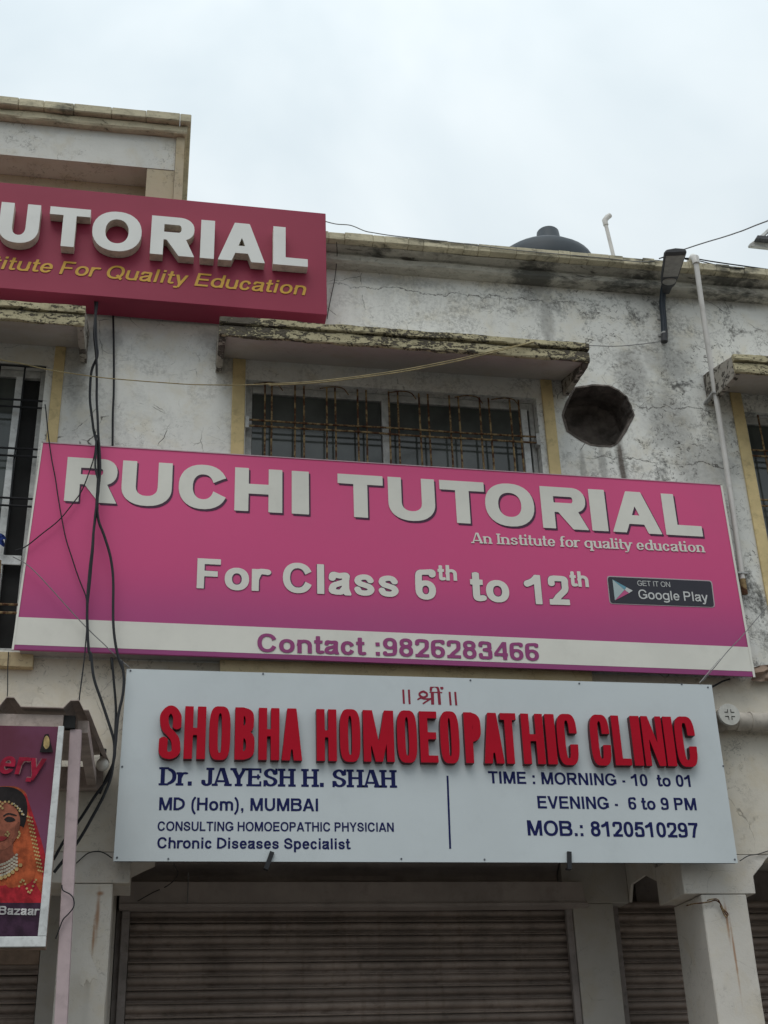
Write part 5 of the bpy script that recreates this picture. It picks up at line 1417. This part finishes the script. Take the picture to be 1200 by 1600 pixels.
cable('wire', 'thin wire from the sunshade corner to the foot of the lamp', 'wire', [(836, 536, -.482), (880, 541, -.3), (921, 540, -.10), (960, 541, -.04), (1000, 538, -.03), (1030, 534, -.03)], .003, M['grey'], None, 5)
cable('overhead_cable', 'thin cable rising from the lamp into the sky at the right', 'cable', [(1062, 392, -.3), (1105, 378, -.6), (1150, 364, -1.0), (1215, 339, -1.6)], .0045, M['grey'], None, 5)
cable('cable', 'thin dark cable lying along the right part of the parapet top', 'cable',
      [(1030, 404, -.21), (1048, 399, -.2), (1065, 403, -.2), (1085, 404, -.2), (1110, 408, -.19), (1150, 414, -.2), (1200, 421, -.2), (1240, 427, -.2)], .005, M['black'], None, 5)
cable('cable', 'second dark cable sagging along the parapet top to the right of the pipe', 'cable',
      [(1070, 405, -.19), (1090, 407, -.2), (1115, 413, -.205), (1140, 418, -.21), (1180, 421, -.2), (1240, 429, -.19)], .004, M['black'], None, 5)
cable('cable', 'thin cable lying along the parapet top between maroon board and tank', 'cable',
      [(505, 345, -.2), (525, 350, -.19), (548, 352, -.18), (570, 361, -.19), (585, 364, -.2), (620, 369, -.212), (700, 378, -.214), (780, 388, -.214), (860, 396, -.214), (930, 402, -.213), (1000, 409, -.213), (1030, 407, -.21)], .0035, M['grey'], None, 5)
cable('wire', 'thin dark wire hanging down the wall beside the maroon board end', 'wire', [(526, 378, -.215), (527, 400, -.1), (522, 440, -.02), (514, 480, -.01), (511, 498, -.01)], .0028, M['black'], None, 5)
cable('wire', 'thin grey wire slanting over the lower right corner of the pink board', 'wire', [(1215, 930, -.10), (1190, 958, -.15), (1165, 988, -.17), (1142, 1012, -.18), (1120, 1038, -.18), (1098, 1064, -.165)], .0028, M['grey'], None, 5)
cable('wire', 'pale doubled strand beside the grey wire over the pink board corner', 'wire', [(1125, 1029, -.182), (1110, 1046, -.18), (1093, 1067, -.165)], .0022, M['steel'], None, 5)
cable('wire', 'thin black wire hooked on the left pillar head beside the poster post', 'wire', c6([(318, 930), (345, 905), (372, 886), (410, 880), (440, 890), (466, 908)], -.02), .003, M['black'], None, 5)
cable('wire', 'loose thin wire curling round the pinkish canopy post', 'wire', c6([(258, 1020), (262, 1042), (290, 1058), (305, 1078), (306, 1110), (285, 1140), (262, 1165), (245, 1210), (232, 1245)], -1.265), .0028, M['black'], None, 5)
cable('wire', 'short thin wire hanging below the left window sill', 'wire', c6([(36, 50), (32, 110), (30, 235)], -.07), .0028, M['black'], None, 5)
cable('wire', 'rusty twisted wire poking out of the right pillar head', 'wire', [(1073, 1415, .1), (1085, 1412, .0), (1096, 1411, -.02), (1108, 1409, -.02), (1118, 1407, -.025), (1126, 1413, -.02), (1131, 1424, -.015), (1136, 1431, -.012)], .004, M['rust'], None, 5)
cable('wire', 'rusty loop of wire curled on the right pillar face', 'wire', [(1105, 1407, -.02), (1112, 1405, -.03), (1122, 1406, -.03), (1128, 1418, -.02), (1137, 1428, -.02), (1133, 1432, -.02), (1125, 1415, -.02)], .0035, M['rust'], None, 5)
cable('wire', 'dark wire draped from the clinic board over the shutter hood', 'wire', [(272, 1350, -.10), (278, 1366, .3), (262, 1384, .77), (238, 1395, .78), (215, 1408, .78)], .003, M['black'], None, 5)
cable('cable', 'black cable scrap poking out above the right corner of the clinic board', 'cable', [(1095, 1083, -.1), (1112, 1074, -.08), (1128, 1065, -.06), (1140, 1061, -.04)], .006, M['black'], None, 5)
cable('wire', 'thin wire fixed on the wall right of the clinic board foot', 'wire', [(1156, 1345, -.05), (1170, 1337, -.02), (1187, 1334, -.01), (1215, 1324, -.01)], .0028, M['black'], None, 5)
